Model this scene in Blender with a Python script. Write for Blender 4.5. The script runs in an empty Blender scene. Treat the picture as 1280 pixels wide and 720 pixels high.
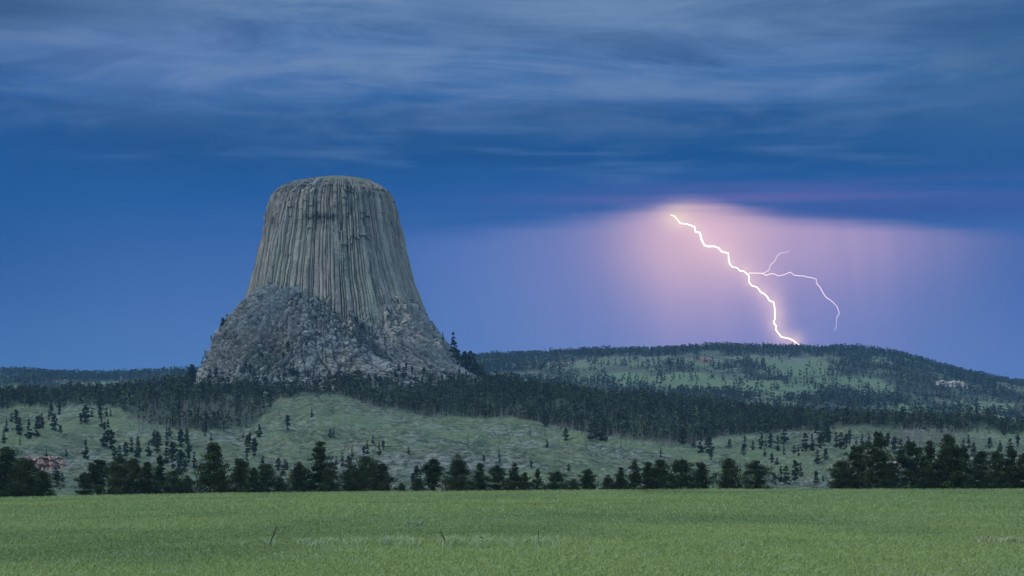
import bpy, math, random
import numpy as np

S = bpy.context.scene
C = S.collection
R = math.radians

# ------------------------------------------------------------------ camera
CAM_Z = 5.5          # eye height over the field (a road bank)
FPX = 2500.0         # focal length in photo pixels (1280 wide)
HOR = 588.0          # photo row of the horizon
cam = bpy.data.cameras.new('camera')
cam.sensor_width = 36.0
cam.lens = 36.0 * FPX / 1280.0
cam.shift_y = (HOR - 360.0) / 1280.0
cam.clip_start = 1.0
cam.clip_end = 60000.0
camo = bpy.data.objects.new('camera', cam)
camo.location = (0, 0, CAM_Z)
camo.rotation_euler = (R(90), 0, 0)
C.objects.link(camo)
S.camera = camo

# ------------------------------------------------------------------ colour / node helpers
def lin(c):
    return tuple(((v / 255.0) / 12.92 if v / 255.0 <= 0.04045 else ((v / 255.0 + 0.055) / 1.055) ** 2.4) for v in c)

class G:
    """small expression helper over a node tree"""
    def __init__(s, nt): s.nt = nt
    def put(s, sock, v):
        if isinstance(v, X): v = v.s
        if isinstance(v, bpy.types.NodeSocket): s.nt.links.new(v, sock)
        elif isinstance(v, (int, float)):
            sock.default_value = v
        else:
            v = tuple(v)
            if len(sock.default_value) == 4 and len(v) == 3: v = v + (1.0,)
            sock.default_value = v
    def m(s, op, a, b=0.0, c=None):
        n = s.nt.nodes.new('ShaderNodeMath'); n.operation = op
        s.put(n.inputs[0], a); s.put(n.inputs[1], b)
        if c is not None: s.put(n.inputs[2], c)
        return X(s, n.outputs[0])
    def mix(s, f, a, b, mode='MIX'):
        n = s.nt.nodes.new('ShaderNodeMix'); n.data_type = 'RGBA'; n.blend_type = mode
        n.clamp_factor = True
        s.put(n.inputs[0], f); s.put(n.inputs[6], a); s.put(n.inputs[7], b)
        return X(s, n.outputs[2])
    def noise(s, vec, scale=1.0, detail=4.0, rough=0.5, dist=0.0, color=False):
        n = s.nt.nodes.new('ShaderNodeTexNoise')
        s.put(n.inputs['Vector'], vec)
        n.inputs['Scale'].default_value = scale; n.inputs['Detail'].default_value = detail
        n.inputs['Roughness'].default_value = rough; n.inputs['Distortion'].default_value = dist
        return X(s, n.outputs[1 if color else 0])
    def vec(s, x, y, z):
        n = s.nt.nodes.new('ShaderNodeCombineXYZ')
        for i, v in enumerate((x, y, z)): s.put(n.inputs[i], v)
        return X(s, n.outputs[0])
    def sep(s, v):
        n = s.nt.nodes.new('ShaderNodeSeparateXYZ'); s.put(n.inputs[0], v)
        return [X(s, o) for o in n.outputs]
    def ramp(s, f, stops, interp='LINEAR'):
        n = s.nt.nodes.new('ShaderNodeValToRGB'); s.put(n.inputs[0], f)
        cr = n.color_ramp; cr.interpolation = interp
        while len(cr.elements) < len(stops): cr.elements.new(0.5)
        for e, (p, c) in zip(cr.elements, stops):
            e.position = p
            e.color = (c, c, c, 1) if isinstance(c, (int, float)) else tuple(c) + (1,)
        return X(s, n.outputs[0])
    def sm(s, v, a, b):
        """smoothstep from a to b (a may be greater than b)"""
        n = s.nt.nodes.new('ShaderNodeMapRange'); n.interpolation_type = 'SMOOTHSTEP'
        s.put(n.inputs[0], v)
        n.inputs[1].default_value = a; n.inputs[2].default_value = b
        n.inputs[3].default_value = 0; n.inputs[4].default_value = 1
        return X(s, n.outputs[0])
    def scale(s, v, sc):
        n = s.nt.nodes.new('ShaderNodeVectorMath'); n.operation = 'MULTIPLY'
        s.put(n.inputs[0], v); n.inputs[1].default_value = sc if isinstance(sc, tuple) else (sc,) * 3
        return X(s, n.outputs[0])

class X:
    def __init__(s, g, sock): s.g = g; s.s = sock
    def __add__(a, b): return a.g.m('ADD', a, b)
    __radd__ = __add__
    def __sub__(a, b): return a.g.m('SUBTRACT', a, b)
    def __rsub__(a, b): return a.g.m('SUBTRACT', b, a)
    def __mul__(a, b): return a.g.m('MULTIPLY', a, b)
    __rmul__ = __mul__
    def __truediv__(a, b): return a.g.m('DIVIDE', a, b)

# ------------------------------------------------------------------ world: storm sky ahead, clearer sky behind
SUN_EL, SUN_AZ = 36.0, 242.0        # compass-like azimuth: 0 = +Y, 90 = +X ; light comes from behind-left
W = bpy.data.worlds.new('World'); S.world = W; W.use_nodes = True
nt = W.node_tree; nt.nodes.clear(); g = G(nt)
tc = nt.nodes.new('ShaderNodeTexCoord')
dx, dy, dz = g.sep(tc.outputs['Generated'])
hlen = g.m('SQRT', dx * dx + dy * dy)
hlen = g.m('MAXIMUM', hlen, 1e-4)
U = g.m('ARCTAN2', dx, dy)                 # azimuth, radians
V = dz / hlen                              # tangent of elevation
P = V * FPX                                # elevation in 1/2500 units: 0 horizon .. 588 upper frame edge
A = U * FPX                                # azimuth in the same units, 0 = straight ahead
sky = nt.nodes.new('ShaderNodeTexSky'); sky.sky_type = 'NISHITA'
sky.sun_disc = False; sky.sun_elevation = R(SUN_EL); sky.sun_rotation = R(SUN_AZ)
sky.air_density = 1.0; sky.dust_density = 2.0
nish = g.mix(1.0, sky.outputs[0], (0.10, 0.10, 0.10, 1), 'MULTIPLY')

nA = g.noise(g.vec(U * 5.0, V * 22.0, 1.3), 1.0, 3.0, 0.5, 0.2)
nB = g.noise(g.vec(U * 9.0, V * 95.0, 7.7), 1.0, 4.0, 0.55, 0.3)
nC = g.noise(g.vec(U * 3.5, V * 9.0, 4.1), 1.0, 2.0, 0.5)
Pd = P + (nC - 0.5) * 75.0 + (nB - 0.5) * 16.0
def q(py): return (588.0 - py) / 700.0
stops = [(q(588), (74, 112, 172)), (q(470), (80, 120, 180)), (q(400), (75, 114, 176)), (q(340), (64, 105, 169)),
         (q(285), (50, 96, 163)), (q(240), (32, 88, 155)), (q(195), (24, 80, 140)), (q(145), (32, 84, 142)),
         (q(100), (58, 106, 165)), (q(50), (76, 116, 168)), (q(0), (86, 120, 162)), (q(-110), (110, 140, 178))]
storm = g.ramp(Pd / 700.0, [(p, lin(c)) for p, c in stops])
# horizontal streaks of lighter and darker cloud in the upper deck
upper = g.sm(P, 270, 400)
nE = g.noise(g.vec(U * 6.5, V * 34.0, 12.5), 1.0, 6.0, 0.62, 1.1)
storm = g.mix(g.sm(nE, 0.48, 0.66) * g.sm(P, 390, 560) * 0.75, storm, lin((120, 144, 180)))
storm = g.mix(g.sm(nE, 0.52, 0.36) * g.sm(P, 300, 480) * 0.75, storm, lin((30, 76, 132)))
nD = g.noise(g.vec(U * 14.0, V * 60.0, 5.5), 1.0, 5.0, 0.6, 0.5)
storm = g.mix(g.sm(nD, 0.45, 0.75) * g.sm(P, 330, 520) * 0.40, storm, lin((112, 142, 184)))
storm = g.mix(g.sm(nD, 0.50, 0.30) * g.sm(P, 360, 500) * 0.35, storm, lin((44, 88, 144)))
storm = g.mix(g.sm(nB, 0.50, 0.78) * upper * 0.35, storm, lin((100, 136, 184)))
storm = g.mix(g.sm(nA, 0.50, 0.26) * upper * 0.60, storm, lin((26, 84, 148)))
storm = g.mix(g.sm(nA, 0.52, 0.72) * g.sm(P, 400, 500) * 0.45, storm, lin((110, 138, 180)))
def gauss(ax, py, sx, sy):
    a = (A - (ax - 640.0)) * (1.0 / sx); b = (P - (588.0 - py)) * (1.0 / sy)
    return g.m('EXPONENT', (a * a + b * b) * -1.0, 0.0)
# pale mauve veil upper left, dull teal-grey mass upper right
storm = g.mix(gauss(190, 75, 190, 60) * 0.55, storm, lin((98, 126, 176)))
storm = g.mix(gauss(900, 30, 330, 45) * 0.45, storm, lin((108, 134, 174)))
storm = g.mix(gauss(1270, 80, 160, 95) * 0.75, storm, lin((48, 92, 138)))
storm = g.mix(gauss(1230, 170, 140, 40) * 0.5, storm, lin((48, 96, 152)))
storm = g.mix(gauss(60, 20, 200, 26) * 0.6, storm, lin((58, 92, 138)))
storm = g.mix(gauss(30, 420, 260, 170) * 0.45, storm, lin((60, 104, 162)))
storm = g.mix(gauss(-40, 270, 170, 150) * 0.7, storm, lin((26, 82, 146)))
storm = g.mix(gauss(690, 5, 170, 22) * 0.5, storm, lin((120, 148, 184)))
storm = g.mix(gauss(0, 0, 90, 60) * 0.6, storm, lin((50, 80, 122)))
# light of the strike inside the rain below the cloud base
vio0 = g.noise(g.vec(U * 8.0, V * 140.0, 6.0), 1.0, 4.0, 0.6, 0.6)
edge = g.noise(g.vec(U * 7.0, V * 20.0, 2.2), 1.0, 3.0, 0.5)
bend = g.m('ABSOLUTE', A - 225.0, 0.0) * 0.10       # base sinks away from the strike
y_edge = P + bend + (edge - 0.5) * 44.0 + (vio0 - 0.5) * 22.0
below = g.sm(y_edge, 341, 312)
wide = gauss(940, 345, 225, 185) * below
veil = gauss(1000, 300, 190, 60) * below
rainv = g.noise(g.vec(U * 30.0 + V * 3.0, V * 1.6, 9.0), 1.0, 5.0, 0.6)
storm = g.mix(gauss(640, 330, 150, 120) * below * 0.5, storm, lin((98, 126, 192)))
storm = g.mix(wide * (0.70 + (rainv - 0.5) * 0.85), storm, lin((160, 146, 200)))
storm = g.mix(veil * (0.56 + (rainv - 0.5) * 0.7), storm, lin((192, 164, 200)))
storm = g.mix(gauss(876, 293, 92, 66) * below * 0.80, storm, lin((230, 190, 204)))
storm = g.mix(gauss(865, 345, 75, 80) * below * 0.25, storm, lin((222, 184, 202)))
storm = g.mix(gauss(848, 272, 22, 15) * 0.75, storm, lin((255, 226, 208)))
storm = g.mix(gauss(890, 262, 60, 9) * 0.35 * below, storm, lin((250, 205, 205)))
storm = g.mix(gauss(1290, 360, 110, 120) * 0.55, storm, lin((64, 98, 168)))
storm = g.mix(gauss(1180, 440, 180, 60) * 0.4, storm, lin((92, 114, 180)))
# air lit close to the channel, then its bloom, painted into the sky colour
for (ax, py, sx, sy, f) in ((890, 300, 24, 24, .40), (915, 326, 22, 20, .38), (940, 348, 20, 20, .38),
                            (960, 375, 18, 22, .42), (969, 403, 16, 22, .42), (986, 426, 18, 12, .42), (873, 284, 22, 16, .4)):
    storm = g.mix(gauss(ax, py, sx, sy) * f, storm, lin((236, 196, 214)))
for (ax, py) in ((850, 279), (866, 284), (877, 296), (886, 308), (904, 315), (912, 329), (930, 339), (937, 353), (951, 366), (965, 380), (969, 394), (968, 408), (976, 421), (992, 428)):
    storm = g.mix(gauss(ax, py, 8, 8) * 0.34, storm, lin((252, 220, 220)))
# violet streaks where the cloud base is lit from beneath
vio = g.noise(g.vec(U * 6.0, V * 160.0, 3.0), 1.0, 3.0, 0.55, 0.4)
vb = gauss(960, 248, 260, 17)
storm = g.mix(vb * g.sm(vio, 0.30, 0.66) * 0.75, storm, lin((98, 98, 166)))
storm = g.mix(gauss(900, 250, 190, 7) * g.sm(vio, 0.62, 0.40) * 0.35, storm, lin((132, 114, 178)))
storm = g.mix(gauss(1120, 268, 200, 12) * 0.5, storm, lin((52, 78, 150)))
# unseen cloud overhead and sky behind the camera, brightened to light the land
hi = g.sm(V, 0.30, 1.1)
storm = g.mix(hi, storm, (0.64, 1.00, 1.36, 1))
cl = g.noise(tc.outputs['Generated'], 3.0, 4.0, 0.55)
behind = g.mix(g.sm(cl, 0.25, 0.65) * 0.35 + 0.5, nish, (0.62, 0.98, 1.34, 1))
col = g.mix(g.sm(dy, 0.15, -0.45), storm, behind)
col = g.mix(g.sm(dz, -0.02, -0.2), col, (0.05, 0.08, 0.06, 1))
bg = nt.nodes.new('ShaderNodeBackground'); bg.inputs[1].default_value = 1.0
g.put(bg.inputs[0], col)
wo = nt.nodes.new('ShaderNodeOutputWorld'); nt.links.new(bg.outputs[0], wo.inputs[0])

# ------------------------------------------------------------------ sun (soft: thin cloud behind the camera)
sl = bpy.data.lights.new('sun', 'SUN'); sl.energy = 1.15; sl.angle = R(10); sl.color = (1.0, 0.97, 0.92)
so = bpy.data.objects.new('sun', sl); C.objects.link(so)
ta, te = R(SUN_AZ), R(SUN_EL)
sd = (math.sin(ta) * math.cos(te), math.cos(ta) * math.cos(te), math.sin(te))
from mathutils import Vector
so.rotation_euler = Vector(sd).to_track_quat('Z', 'Y').to_euler()

vs = S.view_settings
vs.view_transform = 'Standard'; vs.look = 'None'; vs.exposure = 0.0; vs.gamma = 1.0
vs.use_curve_mapping = False
S.cycles.volume_bounces = 0
S.cycles.max_bounces = 5
S.cycles.diffuse_bounces = 2
S.cycles.sample_clamp_indirect = 4.0

# ------------------------------------------------------------------ numpy noise
def _h(ix, iy, iz, s):
    h = (ix.astype(np.int64) * 374761393 + iy.astype(np.int64) * 668265263 + iz.astype(np.int64) * 2147483647 + s * 974634777) & 0xffffffff
    h = ((h ^ (h >> 13)) * 1274126177) & 0xffffffff
    h = ((h ^ (h >> 16)) * 2246822519) & 0xffffffff
    h = h ^ (h >> 15)
    return (h & 0xffffff) / float(0xffffff)
def vnoise(x, y, z=0.0, s=0):
    x, y, z = np.broadcast_arrays(np.asarray(x, float), np.asarray(y, float), np.asarray(z, float))
    ix, iy, iz = np.floor(x), np.floor(y), np.floor(z)
    fx, fy, fz = x - ix, y - iy, z - iz
    fx = fx * fx * (3 - 2 * fx); fy = fy * fy * (3 - 2 * fy); fz = fz * fz * (3 - 2 * fz)
    r = 0
    for a in (0, 1):
        for b in (0, 1):
            for c in (0, 1):
                w = (fx if a else 1 - fx) * (fy if b else 1 - fy) * (fz if c else 1 - fz)
                r = r + w * _h(ix + a, iy + b, iz + c, s)
    return r * 2 - 1
def fbm(x, y, z=0.0, o=4, s=0, gain=0.5):
    r = 0; a = 1.0; t = 0; f = 1.0
    for k in range(o):
        r = r + a * vnoise(np.asarray(x) * f, np.asarray(y) * f, np.asarray(z) * f, s + k * 17); t += a; a *= gain; f *= 2.03
    return r / t
def worley(x, y, z, s=0):
    """nearest jittered cell: F1, F2, random of the cell, tilted height of the cell"""
    ix, iy, iz = np.floor(x), np.floor(y), np.floor(z)
    f1 = np.full(x.shape, 9.0); f2 = np.full(x.shape, 9.0)
    cid = np.zeros(x.shape); tilt = np.zeros(x.shape)
    for a in (-1, 0, 1):
        for b in (-1, 0, 1):
            for c in (-1, 0, 1):
                jx, jy, jz = ix + a, iy + b, iz + c
                px = jx + _h(jx, jy, jz, s); py = jy + _h(jx, jy, jz, s + 1); pz = jz + _h(jx, jy, jz, s + 2)
                d = np.sqrt((px - x) ** 2 + (py - y) ** 2 + (pz - z) ** 2)
                near = d < f1
                f2 = np.where(near, f1, np.minimum(f2, d))
                f1 = np.where(near, d, f1)
                cid = np.where(near, _h(jx, jy, jz, s + 3), cid)
                t = ((x - px) * (_h(jx, jy, jz, s + 4) - .5) + (y - py) * (_h(jx, jy, jz, s + 5) - .5) + (z - pz) * (_h(jx, jy, jz, s + 6) - .5)) * 2
                tilt = np.where(near, t, tilt)
    return f1, f2, cid, tilt

# ------------------------------------------------------------------ object helpers
def mesh_np(name, v, f, col=None, smooth=False, mats=None, fmat=None):
    v = np.asarray(v, np.float32); f = np.asarray(f, np.int32)
    me = bpy.data.meshes.new(name)
    n, k = f.shape
    me.vertices.add(len(v)); me.vertices.foreach_set('co', v.ravel())
    me.loops.add(n * k); me.loops.foreach_set('vertex_index', f.ravel())
    me.polygons.add(n)
    me.polygons.foreach_set('loop_start', np.arange(0, n * k, k, dtype=np.int32))
    me.polygons.foreach_set('loop_total', np.full(n, k, np.int32))
    if fmat is not None: me.polygons.foreach_set('material_index', np.asarray(fmat, np.int32))
    me.update(calc_edges=True)
    me.polygons.foreach_set('use_smooth', np.full(n, bool(smooth)))
    if col is not None:
        a = me.attributes.new('Col', 'FLOAT_COLOR', 'POINT')
        c = np.ones((len(v), 4), np.float32); c[:, :3] = col
        a.data.foreach_set('color', c.ravel())
    for m in mats or (): me.materials.append(m)
    return me
def obj(name, me, parent=None, loc=None):
    o = bpy.data.objects.new(name, me); C.objects.link(o)
    if parent is not None: o.parent = parent
    if loc is not None: o.location = loc
    return o
def tag(o, label=None, cat=None, group=None, kind=None):
    if label: o['label'] = label
    if cat: o['category'] = cat
    if group: o['group'] = group
    if kind: o['kind'] = kind
    return o
def copy_tree(root):
    r = root.copy(); C.objects.link(r)
    for ch in root.children:
        c = ch.copy(); C.objects.link(c); c.parent = r
    return r
def grid_faces(nr, nc, wrap=False):
    i = np.arange(nr - 1)[:, None]; j = np.arange(nc if wrap else nc - 1)[None, :]
    j2 = (j + 1) % nc
    a = i * nc + j; b = i * nc + j2; c = (i + 1) * nc + j2; d = (i + 1) * nc + j
    return np.stack([a, b, c, d], -1).reshape(-1, 4)
def tube(path, rad, n=6):
    """vertices and quads of a tapered tube"""
    path = np.asarray(path, float); rad = np.asarray(rad, float)
    m = len(path); d = np.gradient(path, axis=0); d /= np.linalg.norm(d, axis=1)[:, None] + 1e-9
    up = np.where(np.abs(d[:, 2:3]) > 0.9, [[1., 0, 0]], [[0, 0, 1.]])
    s = np.cross(d, up); s /= np.linalg.norm(s, axis=1)[:, None] + 1e-9
    t = np.cross(s, d)
    a = np.linspace(0, 2 * np.pi, n, endpoint=False)
    v = path[:, None] + rad[:, None, None] * (np.cos(a)[None, :, None] * s[:, None] + np.sin(a)[None, :, None] * t[:, None])
    return v.reshape(-1, 3), grid_faces(m, n, True)
def join(parts):
    vs_, fs_, o = [], [], 0
    for v, f in parts:
        vs_.append(v); fs_.append(f + o); o += len(v)
    return np.concatenate(vs_), np.concatenate(fs_)

# ------------------------------------------------------------------ materials
def mat(name, build, rough=0.9, spec=0.15):
    m = bpy.data.materials.new(name); m.use_nodes = True
    t = m.node_tree; b = t.nodes['Principled BSDF']
    b.inputs['Roughness'].default_value = rough
    b.inputs['Specular IOR Level'].default_value = spec
    gg = G(t)
    r = build(gg, t)
    colr, bump = r if isinstance(r, tuple) else (r, None)
    gg.put(b.inputs['Base Color'], colr)
    if bump is not None:
        h, st, dist = bump
        bn = t.nodes.new('ShaderNodeBump'); bn.inputs['Strength'].default_value = st; bn.inputs['Distance'].default_value = dist
        gg.put(bn.inputs['Height'], h); t.links.new(bn.outputs[0], b.inputs['Normal'])
    return m
def pos(t): return t.nodes.new('ShaderNodeNewGeometry').outputs['Position']
def attr(t, n='Col'):
    a = t.nodes.new('ShaderNodeAttribute'); a.attribute_name = n; return a.outputs['Color']

def _field(g, t):
    p = pos(t)
    big = g.noise(g.scale(p, (0.012, 0.006, 0.01)), 1.0, 4.0, 0.6)
    mid = g.noise(g.scale(p, (0.10, 0.03, 0.1)), 1.0, 5.0, 0.65)
    fine = g.noise(p, 2.5, 4.0, 0.7)
    c = g.ramp(big, [(0.30, (0.135, 0.170, 0.058)), (0.5, (0.172, 0.208, 0.066)), (0.70, (0.210, 0.238, 0.072))])
    c = g.mix(g.sm(mid, 0.40, 0.72), c, (0.135, 0.200, 0.065, 1))
    c = g.mix(g.sm(fine, 0.55, 0.30) * 0.45, c, (0.045, 0.080, 0.028, 1))
    return c, (fine, 0.7, 0.25)
M_field = mat('field_grass', _field, 1.0, 0.0)

def _hill(g, t):
    p = pos(t)
    big = g.noise(p, 0.006, 4.0, 0.6)
    mid = g.noise(g.scale(p, (0.03, 0.03, 0.12)), 1.0, 5.0, 0.65)
    fine = g.noise(p, 0.35, 5.0, 0.7)
    gul = g.noise(g.scale(p, (0.05, 0.012, 0.03)), 1.0, 4.0, 0.6, 1.2)
    c = g.ramp(big, [(0.33, (0.130, 0.128, 0.092)), (0.5, (0.128, 0.142, 0.082)), (0.66, (0.158, 0.168, 0.088))])
    c = g.mix(g.sm(mid, 0.48, 0.66) * 0.7, c, (0.165, 0.180, 0.115, 1))
    c = g.mix(g.sm(gul, 0.47, 0.36) * 0.6, c, (0.060, 0.078, 0.058, 1))
    c = g.mix(g.sm(fine, 0.52, 0.32) * 0.6, c, (0.050, 0.062, 0.048, 1))
    c = g.mix(g.sm(fine, 0.62, 0.74) * 0.6, c, (0.27, 0.27, 0.24, 1))
    rgb = attr(t); r_, g_, b_ = g.sep(rgb)
    spk = g.noise(g.scale(p, (0.16, 0.10, 0.3)), 1.0, 6.0, 0.75)
    c = g.mix(g.sm(spk, 0.50, 0.42) * 0.75, c, (0.042, 0.050, 0.042, 1))
    c = g.mix(g.sm(spk, 0.54, 0.62) * 0.65, c, (0.25, 0.25, 0.20, 1))
    c = g.mix(r_ * g.sm(spk, 0.46, 0.60), c, (0.24, 0.235, 0.22, 1))          # rocky ground
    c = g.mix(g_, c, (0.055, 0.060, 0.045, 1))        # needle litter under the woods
    c = g.mix(b_ * 0.85, c, (0.150, 0.185, 0.095, 1))        # fresh meadow
    return c, (fine, 0.8, 1.5)
M_hill = mat('hillside_grass', _hill, 1.0, 0.0)

def _rock(g, t):
    p = pos(t)
    base = attr(t)
    n1 = g.noise(g.scale(p, (0.35, 0.35, 0.05)), 1.0, 5.0, 0.65)
    n2 = g.noise(p, 0.9, 5.0, 0.7)
    lich = g.noise(g.scale(p, (0.05, 0.05, 0.018)), 1.0, 5.0, 0.65)
    c = g.mix(g.sm(n1, 0.36, 0.68) * 0.5, base, (0.33, 0.33, 0.29, 1))
    c = g.mix(g.sm(n1, 0.50, 0.30) * 0.6, c, (0.105, 0.105, 0.105, 1))
    c = g.mix(g.sm(lich, 0.55, 0.72) * 0.35, c, (0.24, 0.24, 0.145, 1))
    c = g.mix(g.sm(n2, 0.50, 0.30) * 0.55, c, (0.080, 0.080, 0.085, 1))
    return c, (n2, 0.6, 0.8)
M_rock = mat('tower_rock', _rock, 0.95, 0.1)

def _stone(cs):
    def f(g, t):
        p = pos(t); n = g.noise(p, 0.6, 5.0, 0.7); l = g.noise(g.scale(p, (0.2, 0.2, 0.9)), 1.0, 4.0, 0.6)
        c = g.mix(g.sm(n, 0.35, 0.7), cs[0] + (1,), cs[1] + (1,))
        c = g.mix(g.sm(l, 0.48, 0.36) * 0.7, c, cs[2] + (1,))
        return c, (n, 0.6, 0.6)
    return f
M_boulder = mat('pale_boulder', _stone([(0.20, 0.20, 0.19), (0.34, 0.33, 0.32), (0.11, 0.11, 0.11)]), 0.95, 0.1)
M_red = mat('red_cliff', _stone([(0.26, 0.15, 0.115), (0.42, 0.30, 0.25), (0.10, 0.07, 0.065)]), 0.95, 0.1)
M_pinkrock = mat('pale_cliff', _stone([(0.40, 0.33, 0.29), (0.55, 0.47, 0.42), (0.2, 0.16, 0.15)]), 0.95, 0.1)

def _needle(a, b):
    def f(g, t):
        base = attr(t)
        oi = t.nodes.new('ShaderNodeObjectInfo')
        c = g.mix(oi.outputs['Random'], a + (1,), b + (1,))
        return g.mix(1.0, c, base, 'MULTIPLY')
    return f
M_pine = mat('pine_needles', _needle((0.021, 0.034, 0.013), (0.032, 0.043, 0.016)), 0.9, 0.1)
M_pine_mid = mat('hill_pine_needles', _needle((0.028, 0.042, 0.024), (0.038, 0.050, 0.027)), 0.9, 0.1)
M_bark = mat('pine_bark', lambda g, t: g.mix(g.noise(pos(t), 4.0), (0.075, 0.055, 0.042, 1), (0.13, 0.10, 0.08, 1)), 0.95, 0.1)
M_dead = mat('dead_wood', lambda g, t: g.mix(g.noise(pos(t), 0.4), (0.10, 0.09, 0.085, 1), (0.24, 0.22, 0.21, 1)), 0.95, 0.1)
M_char = mat('charred_wood', lambda g, t: g.mix(g.noise(pos(t), 0.5), (0.045, 0.04, 0.04, 1), (0.09, 0.08, 0.078, 1)), 0.95, 0.1)
def _blade(g, t):
    return g.mix(1.0, attr(t), (1.0, 1.0, 1.0, 1), 'MULTIPLY')
M_blade = mat('grass_blades', _blade, 0.8, 0.1)
M_summit = mat('summit_grass', lambda g, t: g.mix(g.noise(pos(t), 0.12, 5.0, 0.7), (0.10, 0.115, 0.062, 1), (0.19, 0.185, 0.13, 1)), 1.0, 0.0)
M_post = mat('weathered_post', lambda g, t: g.mix(g.noise(pos(t), 9.0), (0.035, 0.03, 0.028, 1), (0.08, 0.07, 0.06, 1)), 0.9, 0.1)
M_postpale = mat('bleached_post', lambda g, t: g.mix(g.noise(pos(t), 9.0), (0.16, 0.15, 0.13, 1), (0.30, 0.29, 0.26, 1)), 0.9, 0.1)

# ------------------------------------------------------------------ terrain: heights from a table of rows (distance) and bearings
UC = np.array([-400, 0, 130, 250, 330, 415, 500, 600, 700, 800, 900, 1000, 1100, 1200, 1280, 1700], float)
def row(*v): return np.array(v, float)
crest = np.interp(UC, [0, 160, 320, 640, 800, 960, 1280], [623, 619, 616, 615, 612.5, 612, 612])
zc = CAM_Z + (HOR - crest) / FPX * 600.0
rows = [(-400, 0 * UC), (150, 0 * UC - 0.1), (330, zc * 0.45 - 0.1), (500, zc * 0.92), (600, zc), (630, zc - 0.7), (700, zc - 6.5),
        (880, zc * 0 - 24), (1080, zc * 0 - 17)]
def vis(Y, *ys): rows.append((Y, CAM_Z + (HOR - row(*ys)) / FPX * Y))
#          -400   0    130  250  330  415  500  600  700  800  900  1000 1100 1200 1280 1700
vis(1180,  614,  614, 614, 614, 614, 613, 613, 612, 612, 612, 612, 612, 612, 612, 612, 612)
vis(1380,  596,  596, 594, 592, 592, 590, 588, 588, 588, 588, 590, 588, 586, 586, 588, 590)
vis(1600,  562,  562, 560, 560, 560, 556, 556, 562, 566, 572, 574, 572, 568, 570, 572, 574)
vis(1850,  532,  530, 533, 536, 533, 528, 531, 540, 548, 556, 560, 556, 553, 553, 554, 558)
vis(2080,  511,  510, 510, 513, 500, 502, 514, 522, 531, 541, 547, 541, 541, 544, 547, 550)
vis(2270,  504,  503, 502, 496, 489, 489, 495, 502, 509, 520, 530, 533, 535, 541, 544, 546)
vis(2420,  503,  502, 500, 480, 475, 475, 475, 480, 493, 503, 518, 527, 534, 543, 546, 548)
vis(2560,  505,  504, 502, 476, 472, 472, 472, 478, 492, 500, 514, 524, 536, 544, 548, 550)
vis(2750,  512,  510, 504, 480, 476, 476, 476, 488, 500, 510, 522, 534, 546, 552, 556, 560)
rows.append((3150, UC * 0 + 28))
#          -400   0    130  250  330  415  500  600  700  800  900  1000 1100 1200 1280 1700
vis(3900,  540,  540, 540, 540, 540, 540, 536, 530, 526, 524, 524, 524, 528, 534, 540, 556)
vis(4500,  520,  520, 520, 520, 515, 510, 505, 498, 494, 492, 494, 496, 502, 512, 520, 540)
vis(5000,  504,  504, 504, 503, 500, 490, 485, 476, 474, 472, 476, 478, 482, 496, 506, 530)
vis(5500,  487,  487, 488, 488, 485, 475, 466, 458, 456, 452, 454, 456, 458, 476, 492, 522)
vis(6000,  470,  467, 472, 469, 468, 464, 456, 450, 444, 441, 438, 438, 439, 467, 484, 516)
vis(6500,  470,  467, 472, 469, 468, 466, 458, 452, 447, 443, 441, 441, 445, 468, 486, 518)
rows.append((7300, UC * 0 + 150)); rows.append((9000, UC * 0 + 100))
RY = np.array([r[0] for r in rows], float); RZ = np.array([r[1] for r in rows])
# fine table, smoothed
TY = np.arange(-400, 9001, 10.0); TU = np.arange(-400, 1701, 10.0)
_t1 = np.array([np.interp(TU, UC, r) for r in RZ])
TZ = np.array([np.interp(TY, RY, _t1[:, j]) for j in range(len(TU))]).T
def blur(a, sig, axis):
    k = np.exp(-0.5 * (np.arange(-int(3 * sig), int(3 * sig) + 1) / sig) ** 2); k /= k.sum(); r = len(k) // 2
    pad = [(0, 0), (0, 0)]; pad[axis] = (r, r)
    b = np.pad(a, pad, mode='edge')
    return np.apply_along_axis(lambda m: np.convolve(m, k, 'valid'), axis, b)
TZs = blur(blur(TZ, 2.0, 1), 4.5, 0)
TZn = blur(blur(TZ, 4.0, 1), 1.5, 0)
wn = np.clip((TY - 680) / 300, 0, 1)[:, None]
TZ = TZn * (1 - wn) + TZs * wn
def px_of(x, y): return 640.0 + FPX * x / np.maximum(y, 1.0)
KNOLLS = [(748, 1790, 46, 8), (1062, 2010, 40, 7), (1215, 2120, 50, 9), (560, 1960, 60, 5), (170, 1960, 70, 5), (90, 1700, 60, 5)]
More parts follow.
